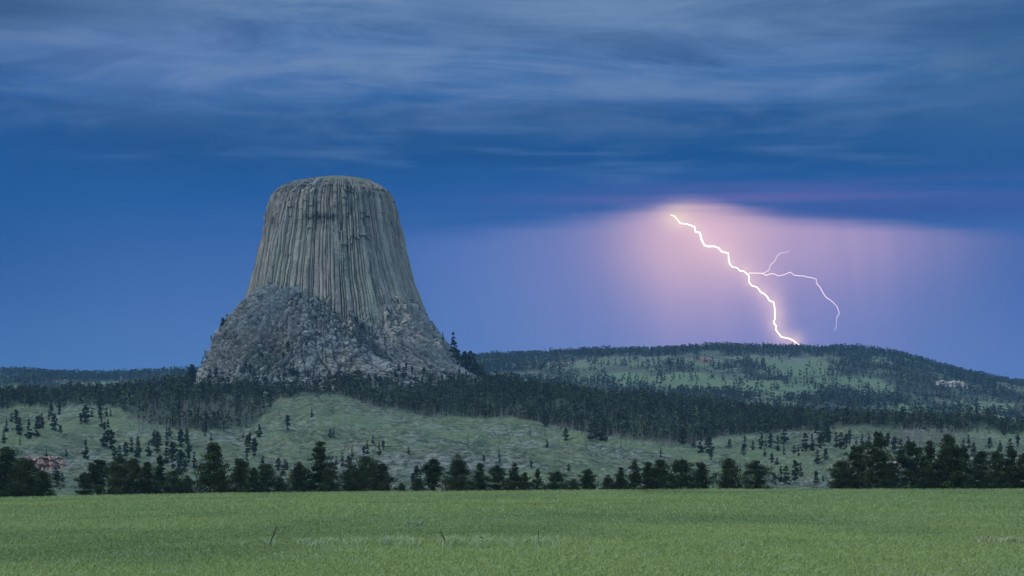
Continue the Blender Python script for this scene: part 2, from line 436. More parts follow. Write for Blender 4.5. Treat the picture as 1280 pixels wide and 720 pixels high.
def ground(x, y):
    x = np.asarray(x, float); y = np.asarray(y, float)
    u = np.clip((px_of(x, y) + 400) / 10.0, 0, len(TU) - 1.001)
    v = np.clip((y + 400) / 10.0, 0, len(TY) - 1.001)
    iu = u.astype(int); iv = v.astype(int); fu = u - iu; fv = v - iv
    z = (TZ[iv, iu] * (1 - fu) + TZ[iv, iu + 1] * fu) * (1 - fv) + (TZ[iv + 1, iu] * (1 - fu) + TZ[iv + 1, iu + 1] * fu) * fv
    # relief
    z = z + fbm(x / 90.0, y / 90.0, 0, 3, 5) * 0.30 * np.clip((y - 60) / 100, 0, 1) * np.clip((760 - y) / 100, 0, 1)
    w = np.clip((y - 1080) / 250, 0, 1)
    z = z + w * (fbm(x / 120.0, y / 150.0, 0, 5, 11) * 9.0 + (np.abs(fbm(x / 55.0, y / 120.0, 0, 3, 31)) - 0.2) * 11.0)
    # terraces of rock bands
    z = z + w * np.clip((2600 - y) / 300, 0, 1) * (fbm(x / 14.0, y / 14.0, 0, 3, 41) * 1.2 + np.round(fbm(x / 60.0, y / 60.0, 0, 4, 43) * 9) * 0.8)
    far = np.clip((y - 3300) / 600, 0, 1)
    z = z + far * (fbm(x / 420.0, y / 420.0, 0, 4, 51) * 34.0 * np.clip((6400 - y) / 900, 0.12, 1) + fbm(x / 90., y / 90., 0, 3, 61) * 3)
    for (kp, ky, kr, kh) in KNOLLS:
        kx = (kp - 640) / FPX * ky
        z = z + kh * np.exp(-((x - kx) ** 2 + ((y - ky) * 0.8) ** 2) / (kr * kr))
    return z
def hit(px, py, y0=700.0, y1=7000.0, step=6.0):
    """where the sight line of a photo pixel meets the ground"""
    Y = np.arange(y0, y1, step)
    Xs = (px - 640.0) / FPX * Y
    d = ground(Xs, Y) - (CAM_Z + (HOR - py) / FPX * Y)
    k = np.argmax(d > 0) if (d > 0).any() else int(np.argmax(d / Y))
    return float(Xs[k]), float(Y[k]), float(ground(Xs[k], Y[k]))

TCX, TCY = (414 - 640) / FPX * 2500, 2500.0      # axis of the rock tower

# woods: lower border of the forest (photo row) by bearing, used to lay the wood out on the ground
FB_U = [-400, 0, 40, 140, 172, 210, 262, 318, 338, 348, 430, 450, 490, 560, 640, 690, 740, 800, 860, 900, 960, 1040, 1100, 1280, 1700]
FB_Y = [508, 512, 507, 508, 526, 537, 541, 535, 512, 496, 497, 504, 515, 521, 523, 532, 544, 551, 556, 549, 544, 538, 536, 543, 546]
MEADOWS = [(800, 474, 120, 7), (900, 483, 80, 9), (985, 487, 40, 11), (1045, 478, 62, 10), (1090, 487, 40, 7), (1170, 512, 30, 6), (1135, 509, 24, 4),
           (700, 455, 60, 5), (820, 452, 120, 5), (960, 452, 70, 8), (1010, 465, 60, 7), (1240, 508, 50, 6), (1110, 450, 20, 5), (150, 480, 40, 3), (15, 484, 22, 3), (1210, 523, 30, 4), (880, 470, 60, 5)]
def meadow_mask(x, y, z):
    p = px_of(x, y); r = HOR - (z - CAM_Z) / y * FPX
    m = np.zeros(np.shape(p)); wob = fbm(x / 90., y / 90., 0, 4, 71) * 2.2 - 0.15
    for (a, b, ra, rb) in MEADOWS:
        d = ((p - a) / ra) ** 2 + ((r - b) / rb) ** 2
        m = np.maximum(m, np.clip((1.25 - d + wob) * 2.0, 0, 1))
    return m * (y > 3300)

def sheet(name, ys, ncol, material, side=(200, 0.45), colour=False):
    s = np.linspace(-1, 1, ncol)
    YY, SS = np.meshgrid(ys, s, indexing='ij')
    XX = SS * (side[0] + side[1] * np.maximum(YY, 0))
    ZZ = ground(XX, YY)
    v = np.stack([XX, YY, ZZ], -1).reshape(-1, 3)
    col = None
    if colour:
        rk = np.clip((fbm(XX / 60., YY / 60., 0, 4, 81) - 0.12) * 4, 0, 1) * 0.75
        r_ = HOR - (ZZ - CAM_Z) / np.maximum(YY, 1) * FPX
        bord = np.interp(px_of(XX, YY), FB_U, FB_Y)
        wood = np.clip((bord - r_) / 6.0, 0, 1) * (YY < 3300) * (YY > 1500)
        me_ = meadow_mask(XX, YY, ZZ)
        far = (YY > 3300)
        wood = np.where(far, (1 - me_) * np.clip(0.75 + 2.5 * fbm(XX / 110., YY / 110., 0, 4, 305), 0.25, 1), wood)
        gr = np.clip(fbm(XX / 200., YY / 200., 0, 3, 91) * 2, 0, 1) * 0.5
        gr = np.maximum(gr, np.clip((fbm(XX/70., YY/70., 0, 3, 93) - .1) * 3, 0, 1) * .6)
        rocky_far = np.clip((462 - r_) / 6, 0, 1) * far * np.clip(0.5 + 2 * fbm(XX / 100., YY / 100., 0, 3, 95), 0, 1)
        b_ = np.where(far, me_ * (1 - rocky_far * .9), gr * (1 - wood))
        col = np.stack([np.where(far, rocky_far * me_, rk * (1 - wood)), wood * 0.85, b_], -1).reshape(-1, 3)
    me = mesh_np(name, v, grid_faces(len(ys), ncol), col, True, [material])
    o = obj(name, me); tag(o, kind='structure')
    return o
sheet('field', np.concatenate([np.arange(-300, 90, 15.), np.arange(90, 780, 2.5)]), 320, M_field)
sheet('hillside', np.concatenate([np.arange(777.5, 1150, 12.), np.arange(1150, 2760, 4.0), np.arange(2760, 3300, 12.)]), 640, M_hill, colour=True)
sheet('hills', np.concatenate([np.arange(3288, 6700, 14.), np.arange(6700, 9000, 40.)]), 520, M_hill, colour=True)

# ------------------------------------------------------------------ the rock tower
rng = np.random.default_rng(7)
def zpx(py): return CAM_Z + (HOR - py) / FPX * 2500.0
LP = np.array([(224, 400), (226, 382), (229, 368), (232, 359), (236, 351), (241, 344), (248, 338.5), (263, 334), (290, 330.5), (305, 327),
               (338, 320), (364, 314), (388, 307), (410, 300), (440, 292), (520, 270)], float)
RP = np.array([(224, 432), (226, 452), (229, 466), (232, 475), (236, 482), (241, 488), (248, 492), (263, 495.5), (290, 500), (305, 503.5),
               (332, 510), (356, 516), (385, 527), (410, 535), (440, 545), (520, 570)], float)
def shaft_lr(z):
    py = HOR - (z - CAM_Z)
    return np.interp(py, LP[:, 0], LP[:, 1]) - 640, np.interp(py, RP[:, 0], RP[:, 1]) - 640
tower = bpy.data.objects.new('rock_tower', None); C.objects.link(tower)
tower.location = (TCX, TCY, 95.0)
tag(tower, 'huge grey flat-topped butte of vertical rock columns rising over the wooded ridge', 'rock tower')

th = np.concatenate([np.linspace(-1.85, 1.85, 1700), np.linspace(1.86, 2 * np.pi - 1.86, 380)])     # 0 faces the camera
th = np.where(th > np.pi, th - 2 * np.pi, th)
NT = len(th)
NCOL = 154
edges = np.sort((np.arange(NCOL) + rng.uniform(-0.62, 0.62, NCOL)) / NCOL * 2 * np.pi - np.pi)
def column_field(theta, z):
    warp = fbm(theta * 9, z / 45.0, 3.3, 3, 3) * 0.016 + fbm(theta * 30, z / 14.0, 1.3, 2, 4) * 0.004
    t = (theta + warp + np.pi) % (2 * np.pi) - np.pi
    k = np.searchsorted(edges, t) - 1
    lo = edges[k % NCOL]; hi = edges[(k + 1) % NCOL]
    wdt = (hi - lo) % (2 * np.pi); f = ((t - lo) % (2 * np.pi)) / wdt
    return k % NCOL, f, wdt
zs = np.concatenate([np.linspace(zpx(425), zpx(238), 400), np.linspace(zpx(238), zpx(226.5), 26)[1:]])
TH, ZZ = np.meshgrid(th, zs, indexing='xy')
K, Fc, Wc = column_field(TH, ZZ)
pyy = HOR - (ZZ - CAM_Z)
slant = rng.uniform(-1, 1, NCOL)
bul = (1 - np.abs(2 * Fc - 1) ** 2.6) + (Fc - 0.5) * slant[K] * 0.9
crack = np.clip(1 - np.minimum(Fc, 1 - Fc) / 0.16, 0, 1)
colr = rng.uniform(-1, 1, NCOL); cold = rng.uniform(0, 1, NCOL) ** 2.5
# bundles of columns that stand forward or back
bund = np.repeat(rng.uniform(-1, 1, 60), 3)[:NCOL]
flat_ = rng.uniform(0, 1, NCOL)
# broken-off heights: stepped segments, much shorter toward the top
brk = np.zeros_like(ZZ)
for lev, (sc, amp) in enumerate(((34.0, 1.2), (13.0, 0.9), (6.5, 0.6))):
    seg = np.floor(ZZ / sc + _h(K, K * 0, K * 0, 100 + lev) * 7.3)
    rr = _h(K, seg, K * 0, 120 + lev) * 2 - 1
    top = np.clip((300 - pyy) / 60.0, 0.12, 1) if lev > 0 else np.clip((330 - pyy) / 60.0, 0.25, 1)
    brk += rr * amp * top
rough_top = np.clip((262 - pyy) / 22, 0, 1)
f1, f2, cid, tl = worley(TH * 82 / 5.0, ZZ / 6.5, TH * 0, 9)
plain = np.clip(1.6 + 3.5 * fbm(TH * 5, ZZ / 55., 7.7, 3, 19), 0.22, 1)
disp = (bul * 2.3 - 1.4) * plain - crack * (1.5 + 6.0 * cold[K]) * plain * (0.6 + 0.6 * vnoise(TH * 40, ZZ / 18., 0, 8)) + colr[K] * 0.75 + bund[K] * 1.5
disp += brk * 1.3
seg9 = np.floor(ZZ / 9.0 + _h(K, K * 0, K * 0, 140) * 5)
notch = (_h(K, seg9, K * 0, 141) < 0.05 + 0.12 * np.clip((300 - pyy) / 60, 0, 1)) * np.clip((352 - pyy) / 30, 0, 1)
disp -= notch * 2.6
disp += fbm(np.cos(TH) * 3.1, np.sin(TH) * 3.1, ZZ / 95.0, 3, 12) * 7.0
disp += fbm(np.cos(TH) * 9, np.sin(TH) * 9, ZZ / 30.0, 3, 14) * 3.0
disp += (cid - 0.5) * 4.2 * rough_top + tl * 3.2 * rough_top
disp += fbm(TH * 82 / 1.7, ZZ / 1.9, 0, 2, 15) * 0.45
# smooth slab zones where the columns fade (lower part)
# niche with bushes and the overhanging ledge (front)
def bump2(th0, z0, sth, sz): return np.exp(-((TH - th0) / sth) ** 2 - ((ZZ - z0) / sz) ** 2)
disp -= 3.0 * bump2(-0.06, zpx(285), 0.20, 7.0) + 2.5 * bump2(0.02, zpx(296), 0.13, 10.0)
lt = np.exp(-((TH - 0.50) / 0.17) ** 4)
lz = zpx(306) + 3.0 * np.round(3 * np.sin(K * 1.7)) / 3
disp += lt * (2.6 * (ZZ > lz) * np.exp(-np.clip(ZZ - lz, 0, 999) / 14.0) - 1.8 * (ZZ < lz) * np.exp(-np.clip(lz - ZZ, 0, 999) / 3.0))
lt2 = np.exp(-((TH - 0.66) / 0.07) ** 4); lz2 = zpx(279)
disp += lt2 * (2.2 * (ZZ > lz2) * np.exp(-np.clip(ZZ - lz2, 0, 999) / 9.0) - 1.8 * (ZZ < lz2) * np.exp(-np.clip(lz2 - ZZ, 0, 999) / 2.5))
damp = np.clip((pyy - 222) / 12.0, 0.35, 1)
disp *= damp
# keep the outline on the profile: fade large offsets a little
L, Rr = shaft_lr(ZZ)
cx = (L + Rr) / 2; hw = (Rr - L) / 2
rim = 2.0 * np.clip((258 - pyy) / 22, 0, 1)
rx = hw - 0.4 - rim + disp; ry = hw * 1.08 - rim + disp
Xv = cx + rx * np.sin(TH) - 0; Yv = TCY - ry * np.cos(TH)
# perspective: outline measured at the axis distance
col = np.zeros(TH.shape + (3,))
base = np.array([0.245, 0.212, 0.172])
tint = _h(K, np.floor(ZZ / 26 + _h(K, K * 0, K * 0, 77) * 9), K * 0, 78)
hue = fbm(np.cos(TH) * 4, np.sin(TH) * 4, ZZ / 80., 3, 79)
bright = 0.74 + 0.46 * tint + 0.40 * (_h(K, K * 0, K * 0, 80) - 0.5) + 0.25 * fbm(TH * 30, ZZ / 40., 0, 3, 81)
stain = np.clip(fbm(TH * 22, ZZ / 60., 4.4, 4, 83) * 3.0 - 0.35 + 0.9 * np.clip((285 - pyy) / 60, 0, 1), 0, 1)
bright *= (1 - 0.12 * rough_top) * (1 - 0.42 * stain)
col[..., 0] = base[0] * bright * (1 - 0.10 * np.clip(hue * 2, -1, 1))
col[..., 1] = base[1] * bright * (1 + 0.03 * np.clip(hue * 2, -1, 1))
col[..., 2] = base[2] * bright * (1 - 0.10 * np.clip(hue * 2, -1, 1))
v = np.stack([Xv - TCX, Yv - TCY, ZZ - 95.0], -1).reshape(-1, 3)
nr = len(zs)
f = grid_faces(nr, NT, True)
col = np.clip(col, 0.03, 0.6).reshape(-1, 3)
obj('columned_shaft', mesh_np('columned_shaft', v, f, col, False, [M_rock]), tower)

# grassy domed summit, laid over the rim
ns = 26
rr_ = np.linspace(1.0, 0.0, ns)
th2 = np.linspace(-np.pi, np.pi, 360, endpoint=False)
RR, T2 = np.meshgrid(rr_, th2, indexing='ij')
zr = np.interp(RR, [0, 0.25, 0.55, 0.8, 1.0], [zpx(224.2), zpx(224.5), zpx(226), zpx(229), zpx(233.5)])
zr = zr + fbm(np.cos(T2) * RR * 5, np.sin(T2) * RR * 5, 0, 4, 200) * 1.3 * np.clip(RR * 2, 0, 1) + 1.3 - 3.5 * np.clip((RR - .8) * 5, 0, 1) ** 2
Ls, Rs = shaft_lr(np.minimum(zr, zpx(226)) * 0 + zpx(233.5))
hw2 = (Rs - Ls) / 2; c2 = (Ls + Rs) / 2
sx = (hw2 - 4.0) * (RR * (1.0 + 0.03 * fbm(np.cos(T2) * 6, np.sin(T2) * 6, 1, 3, 201)))
Xs_ = c2 + 4 + sx * np.sin(T2) - TCX; Ys_ = -sx * 1.08 * np.cos(T2)
v = np.stack([Xs_, Ys_, zr - 95.0], -1).reshape(-1, 3)
obj('summit_grass', mesh_np('summit_grass', v, grid_faces(ns, 360, True), None, True, [M_summit]), tower)

# rubble apron of broken, leaning columns
LA = np.array([(330, 330), (360, 323), (380, 313), (388, 306.5), (400, 291), (408, 284.5), (422, 269.7), (439, 260.8), (451, 257.5), (466, 254), (480, 245), (500, 232), (530, 180)], float)
RA = np.array([(330, 498), (360, 505), (378, 521), (388, 529), (400, 537), (418, 549), (445, 569), (457, 575.5), (463, 584), (470, 596), (480, 612), (500, 640), (530, 680)], float)
NA = 1440
tha = np.linspace(-np.pi, np.pi, NA, endpoint=False)
pys = np.concatenate([np.linspace(345, 480, 330), np.linspace(480, 530, 40)[1:]])
TA, PY = np.meshgrid(tha, pys, indexing='xy')
raise_ = np.interp(TA, [-np.pi, -1.45, -1.05, -0.85, -0.62, -0.40, -0.22, -0.05, 0.15, 0.35, 0.6, 0.8, 1.0, 1.3, 1.6, np.pi],
                   [0, 0, 8, 20, 28, 22, 17, 8, 2, -1, -1, 4, 7, 2, 0, 0])
raise_ = raise_ + (fbm(TA * 14, TA * 0, 0, 3, 211) * 5 + fbm(TA * 48, TA * 0, 0, 2, 213) * 7) * np.clip(1.5 - np.abs(TA), 0, 1)
PE = PY + raise_ * np.clip((470 - PY) / 80, 0, 1)
La = np.interp(PE, LA[:, 0], LA[:, 1]) - 640; Ra = np.interp(PE, RA[:, 0], RA[:, 1]) - 640
Za = zpx(PY); ca = (La + Ra) / 2; ha = (Ra - La) / 2
X0 = ca + ha * np.sin(TA); Y0 = TCY - ha * 1.02 * np.cos(TA)
# buttresses and gullies running down the apron
arc = TA * 140
lean = arc + -np.tanh(TA * 2.0) * 0.62 * (PY - 400) + 2.2 * fbm(arc / 30., PY / 30., 0, 3, 219)      # structure leans outward on both flanks
but = fbm(lean / 46.0, PY / 120.0, 0, 3, 221)
d = 4.0 - np.abs(but) * 20
rub = np.clip(0.25 + 3.0 * fbm(arc / 38., PY / 26., 0, 3, 223) + (425 - PY) / 60.0, 0, 1)      # broken rubble, else long slabs
gS = worley(lean / 8.5, PY / 34.0, lean * 0, 231)
gT = worley(lean / 3.6 + 3, PY / 15.0, lean * 0, 235)
gA = worley(lean / 7.5 + 5, PY / 9.0, lean * 0, 237)
gB = worley(lean / 3.4 + 9, PY / 4.2, lean * 0, 241)
gC = worley(lean / 1.9, PY / 2.4 + 7, lean * 0, 251)
slab = (gS[2] - .5) * 7.5 + gS[3] * 9.0 - np.clip(0.09 - (gS[1] - gS[0]), 0, 1) * 45 + (gT[2] - .5) * 2.4 + gT[3] * 2.6 - np.clip(0.10 - (gT[1] - gT[0]), 0, 1) * 12
rubb = (gA[2] - .5) * 3.8 + gA[3] * 3.6 - np.clip(0.12 - (gA[1] - gA[0]), 0, 1) * 30 + (gB[2] - .5) * 3.2 + gB[3] * 2.8 - np.clip(0.14 - (gB[1] - gB[0]), 0, 1) * 14
d += slab * (1 - rub) + rubb * rub + (gC[2] - 0.5) * 2.4 + gC[3] * 2.0 - np.clip(0.16 - (gC[1] - gC[0]), 0, 1) * 6
d += fbm(lean / 20.0, PY / 22.0, 0, 3, 253) * 5.0
# big bare fin in the middle front, steep slabs on the right
d += 11 * np.exp(-((TA - 0.18 - (PY - 440) * 0.0035) / 0.20) ** 2 - ((PY - 452) / 26) ** 2)
d += 6 * np.exp(-((TA - 0.85) / 0.16) ** 2 - ((PY - 435) / 30) ** 2)
d -= 8 * np.exp(-((TA - 0.50) / 0.11) ** 2 - ((PY - 440) / 40) ** 2)
d -= 9 * np.exp(-((TA + 0.30) / 0.14) ** 2 - ((PY - 452) / 20) ** 2)
d -= (3.0 + 9.0 * (TA < 0)) * np.exp(-((np.abs(TA) - np.pi / 2) / 0.35) ** 2)
d *= np.clip(1.0 - 0.55 * np.exp(-((np.abs(TA) - np.pi / 2) / 0.35) ** 2), 0, 1)
tuck = np.clip((PE - 372) / 24.0, 0, 1)
d = d * tuck - (1 - tuck) * 3
nx_, ny_ = np.sin(TA), -np.cos(TA)
Xa = X0 + nx_ * d * 0.85; Ya = Y0 + ny_ * d * 0.85; Za = Za + d * 0.40
tone = 0.90 + (0.45 * (gS[2] - .5) + 0.35 * (gT[2] - .5)) * (1 - rub) + (0.45 * (gA[2] - .5) + 0.45 * (gB[2] - .5)) * rub + 0.55 * (gC[2] - .5) + 0.12 * fbm(lean / 60., PY / 60., 0, 3, 255)
mix = np.clip((fbm(lean / 30., PY / 40., 0, 3, 257)) * 2, -1, 1)
cc = np.stack([0.305 * tone * (1 + 0.05 * mix), 0.295 * tone, 0.285 * tone * (1 - 0.08 * mix)], -1)
soil = np.exp(-((TA + 0.46) / 0.16) ** 2 - ((PY - 455) / 13) ** 2)[..., None]
cc = cc * (1 - soil * 0.8) + np.array([0.12, 0.16, 0.085]) * soil * 0.8
v = np.stack([Xa - TCX, Ya - TCY, Za - 95.0], -1).reshape(-1, 3)
obj('rubble_apron', mesh_np('rubble_apron', v, grid_faces(len(pys), NA, True)[:, ::-1], np.clip(cc, .03, .6).reshape(-1, 3), False, [M_rock]), tower)
APX, APY_, APZ = Xa, Ya, Za
print('tower done')

# ------------------------------------------------------------------ trees
PROF = {
    'cone':  ([0, .10, .25, .5, .75, .92, 1], [.55, .95, 1.0, .72, .42, .18, .04]),
    'broad': ([0, .10, .3, .55, .8, .93, 1], [.65, 1.0, .98, .82, .58, .34, .14]),
    'round': ([0, .15, .4, .65, .85, 1], [.45, .85, 1.0, .95, .66, .18]),
    'spire': ([0, .15, .35, .6, .85, 1], [.70, 1.0, .80, .52, .28, .05]),
    'open':  ([0, .15, .4, .6, .8, 1], [.15, .50, .62, 1.0, .80, .25]),
    'bush':  ([0, .2, .5, .8, 1], [.85, 1.0, .85, .50, .12]),
}
def crown(style, H, Wd, seed, ntier, ncl, ntri, ts, h0=0.10, lean=0.0):
    """needle clumps set on tiers of branches; returns verts, tris, colour, clump centres"""
    r = np.random.default_rng(seed)
    t0, w0 = PROF[style]
    tiers = np.clip(np.linspace(0.0, 0.95, ntier) + r.normal(0, 0.35 / ntier, ntier), 0, 0.97)
    wt = np.interp(tiers, t0, w0)
    p = wt + 0.22; p /= p.sum()
    ti = r.choice(ntier, ncl, p=p)
    tf = r.uniform(0.70, 1.12, ntier)
    ang0 = r.uniform(0, 2 * np.pi, ntier)
    nb = 5
    bi = r.integers(0, nb, ncl)
    bl = r.uniform(0.45, 1.28, (ntier, nb))
    ang = ang0[ti] + bi * 2 * np.pi / nb + r.normal(0, 0.22, ncl)
    rad = wt[ti] * tf[ti] * bl[ti, bi] * Wd / 2 * r.uniform(0.05, 1.0, ncl) ** 0.6
    h = h0 + (1 - h0) * tiers[ti]
    cz = H * h + r.normal(0, 0.022 * H, ncl) + rad * 0.10
    cx_ = np.cos(ang) * rad + lean * cz * 0.05; cy_ = np.sin(ang) * rad
    cr = Wd * (0.082 + 0.03 * wt[ti]) * r.uniform(0.6, 1.35, ncl)
    if ntier <= 10 and style != 'bush': cr = cr * 1.28
    # leader
    cen = np.stack([cx_, cy_, np.minimum(cz, H * 0.985)], -1)
    cen[0] = (lean * H * 0.05, 0, H * 0.985); cr[0] = Wd * 0.07
    cen[1] = (lean * H * 0.05, 0, H * 0.95); cr[1] = Wd * 0.10
    n = ncl * ntri
    c = np.repeat(cen, ntri, 0); cr_ = np.repeat(cr, ntri)
    dd = r.normal(0, 1, (n, 3)); dd /= np.linalg.norm(dd, axis=1)[:, None]
    pt = c + dd * (cr_ * r.uniform(0.25, 1.05, n) ** 0.6)[:, None] * np.array([1, 1, 0.62])
    a = r.normal(0, 1, (n, 3)); a /= np.linalg.norm(a, axis=1)[:, None]
    b = np.cross(a, r.normal(0, 1, (n, 3))); b /= np.linalg.norm(b, axis=1)[:, None]
    sz = ts * r.uniform(0.6, 1.4, n)[:, None]
    v = np.stack([pt + a * sz, pt - a * sz * 0.5 + b * sz * 0.55, pt - a * sz * 0.5 - b * sz * 0.55], 1).reshape(-1, 3)
    f = np.arange(n * 3).reshape(-1, 3)
    cb = np.exp(r.normal(0.02, 0.34, ncl))
    warm = r.uniform(-1, 1, ncl)
    cb_ = np.repeat(cb, ntri) * r.uniform(0.75, 1.25, n)
    w_ = np.repeat(warm, ntri)
    colr = np.stack([cb_ * (1.0 + 0.20 * w_), cb_, cb_ * (1.0 - 0.18 * w_)], -1)
    return v, f, np.repeat(colr, 3, 0), cen
def trunk(H, seed, limbs=None, lean=0.0, top=0.93, r0=0.020, n=7):
    r = np.random.default_rng(seed)
    k = 8; zz_ = np.linspace(-0.03 * H, H * top, k)
    path = np.stack([lean * zz_ * 0.05 + r.normal(0, 0.004 * H, k), r.normal(0, 0.004 * H, k), zz_], -1)
    rad = H * r0 * np.linspace(1.0, 0.18, k)
    parts = [tube(path, rad, n)]
    if limbs is not None:
        for c in limbs:
            z0 = max(0.05 * H, c[2] - 0.25 * math.hypot(c[0], c[1]) - 0.02 * H)
            z0 = min(z0, H * top * 0.98)
            xb = lean * z0 * 0.05
            pth = [(xb, 0, z0), (xb + (c[0] - xb) * .5, c[1] * .5, z0 + (c[2] - z0) * .35), tuple(c)]
            parts.append(tube(pth, [H * r0 * .35, H * r0 * .22, H * r0 * .08], 4))
    return join(parts)
def make_tree(name, style, H, Wd, seed, lod, mt, h0=0.10, lean=0.0):
    if lod == 0: ntier, ncl, ntri, ts, nl = int(H * 1.4), int(17 * Wd * H / 10), 50, 0.23, 26
    elif lod == 1: ntier, ncl, ntri, ts, nl = 10, 64, 24, 0.42, 8
    else: ntier, ncl, ntri, ts, nl = 7, 20, 6, 0.8, 0
    v, f, c, cen = crown(style, H, Wd, seed, ntier, ncl, ntri, ts, h0, lean)
    me = mesh_np('crown', v, f, c, False, [mt])
    tv, tf = trunk(H, seed + 1, cen[2:2 + nl] if nl else None, lean, n=7 if lod == 0 else 5)
    mt_ = mesh_np('trunk', tv, tf, None, True, [M_bark])
    o = bpy.data.objects.new(name, None); C.objects.link(o)
    obj('trunk', mt_, o); obj('crown', me, o)
    return o

# --- foreground row just behind the field crest:  photo column, tip row, crown width px, style, lean, words
FG = [
 (-34, 566, 44, 'broad', 0), (8, 562, 50, 'broad', 0), (30, 574, 42, 'broad', .3), (52, 590, 34, 'round', .5),
 (106, 592, 26, 'round', 0), (124, 577, 30, 'open', 0), (149, 574, 42, 'broad', 0), (167, 575, 28, 'round', 0), (184, 579, 36, 'cone', 0),
 (200, 572, 24, 'spire', 0), (217, 590, 34, 'broad', 0), (234, 596, 24, 'bush', 0), (267, 556, 56, 'cone', 0), (301, 575, 36, 'broad', 0),
 (317, 586, 26, 'bush', 0), (334, 582, 36, 'broad', 0), (350, 598, 20, 'bush', 0), (374, 579, 40, 'cone', 0), (400, 555, 38, 'broad', 0),
 (411, 587, 30, 'broad', 0), (440, 585, 36, 'round', 0), (458, 573, 52, 'broad', 0), (478, 581, 32, 'broad', 0), (502, 605, 16, 'bush', 0),
 (523, 599, 22, 'bush', 0), (541, 576, 30, 'open', 0), (572, 571, 46, 'cone', 0), (600, 581, 32, 'spire', 0), (621, 583, 30, 'round', 0),
 (643, 580, 26, 'spire', 0), (656, 592, 24, 'bush', 0), (672, 587, 18, 'spire', 0), (695, 591, 32, 'round', 0), (717, 600, 22, 'bush', 0),
 (735, 588, 24, 'round', 0), (760, 595, 28, 'cone', 0), (776, 586, 26, 'spire', 0), (793, 576, 26, 'spire', 0), (810, 579, 28, 'broad', 0),
 (826, 576, 34, 'broad', 0), (850, 577, 40, 'round', 0), (877, 579, 30, 'broad', 0), (911, 575, 38, 'broad', 0), (945, 578, 38, 'round', 0),
 (1050, 578, 30, 'round', 0), (1071, 560, 38, 'broad', 0), (1098, 544, 42, 'broad', 0), (1113, 580, 26, 'bush', 0), (1140, 555, 42, 'broad', 0),
 (1162, 553, 34, 'spire', 0), (1185, 546, 46, 'cone', 0), (1203, 562, 34, 'broad', 0), (1226, 566, 34, 'broad', 0), (1246, 566, 32, 'broad', 0),
 (1264, 562, 34, 'cone', 0), (1282, 567, 34, 'broad', 0), (1310, 562, 40, 'broad', 0),
 (-70, 570, 44, 'round', 0), (1345, 570, 40, 'cone', 0),
]
FG_WORDS = [
 'black-green pine cut off by the left frame edge behind the field',
 'tallest pine of the dark clump at the left end of the row',
 'broad pine leaning over the right side of the left-end clump',
 'low rounded pine sloping down at the right foot of the left-end clump',
 'small round pine on the left side of the open tufted one after the first gap',
 'open pine with tufted top standing right of the first wide gap in the row',
 'broad flat-topped pine, first of the five packed together left of the tallest left-half tree',
 'rounded pine squeezed against the right side of the broad flat-topped one',
 'paler cone-shaped pine between the flat-topped pine and the narrow spire',
 'narrow pine spire with pointed tip, left of a low pale pine',
 'low broad pine right below the narrow pointed spire',
 'little pale green bushy pine just left of the great pyramid pine',
 'great pyramid-shaped pine, widest and tallest in the left half of the row',
 'broad light-topped pine touching the right side of the great pyramid pine',
 'bushy young pine below the left side of the tower, beside the light-topped pine',
 'squat pine standing alone-topped below the left edge of the tower apron',
 'tiny young pine filling the gap left of the tall pair under the tower',
 'cone-shaped pine at the left shoulder of the tall tree under the tower',
 'tall dark pine with full round head rising under the middle of the tower',
 'low broad pine at the right foot of the tall tree under the tower',
 'low round pine on the left side of the wide dome-shaped one',
 'wide dome-shaped pine under the right part of the tower',
 'pine forming the right shoulder of the wide dome-shaped one',
 'tiny pine alone in the open gap right of the dome-shaped pine',
 'little bushy pine at the left foot of the see-through one',
 'see-through pine with bare trunk showing and flat tufted crown',
 'large pale cone-shaped pine right of the see-through one',
 'dark pointed pine right of the large pale cone-shaped one',
 'round pine between the dark pointed one and the slim middle spire',
 'slim pale spire pine near the middle of the row',
 'short bushy pine at the right foot of the middle spire',
 'thin short spire pine left of the rounded grey-green one',
 'rounded grey-green pine standing lower than its neighbours past the middle',
 'very low bushy pine between the grey-green round one and the dark ball-shaped one',
 'small dark ball-headed pine with a clear gap on its right',
 'small cone-shaped pine first in the group right of the ball-headed one',
 'short spire pine left of the tall ragged spire',
 'tall ragged spire pine with sparse pale branches',
 'broad pine between the ragged spire and the double-topped one',
 'double-topped broad pine in the group right of centre',
 'wide round pine with level top, right of the double-topped one',
 'pine at the right end of the right-of-centre group, with a pointed tip',
 'separate shaggy pine, left of the isolated pair before the big gap',
 'separate umbrella-shaped pine, last before the wide gap on the right',
 'low rounded pine at the left foot of the big right-hand clump',
 'mid-height pine between the low rounded one and the highest one of the right-hand clump',
 'highest pine of the whole row, with full irregular head and pale rock on its right',
 'bushy pine below the pale rock between two large pines',
 'large dark pine directly right of the pale rock gap',
 'slim dark pine between the two largest of the right end group',
 'towering cone-shaped pine with tufted tip in the right end group',
 'pine stepping down at the right side of the towering cone',
 'level-topped dark pine, second step right of the towering cone',
 'level-topped dark pine, third step right of the towering cone',
 'dark cone-topped pine close to the right frame edge',
 'dark pine cut by the right frame edge',
 'pine just beyond the right frame edge behind the field',
 'pine beyond the left frame edge behind the field',
 'cone-shaped pine beyond the right frame edge behind the field',
]
protos = {}
for st in PROF:
    for k in range(3 if st in ('broad', 'cone', 'round') else 2):
        protos[(st, k)] = dict(style=st, seed=1000 + len(protos) * 31)
made = {}
rnd = random.Random(3)
FGG = 'pines in a row behind the crest of the field'
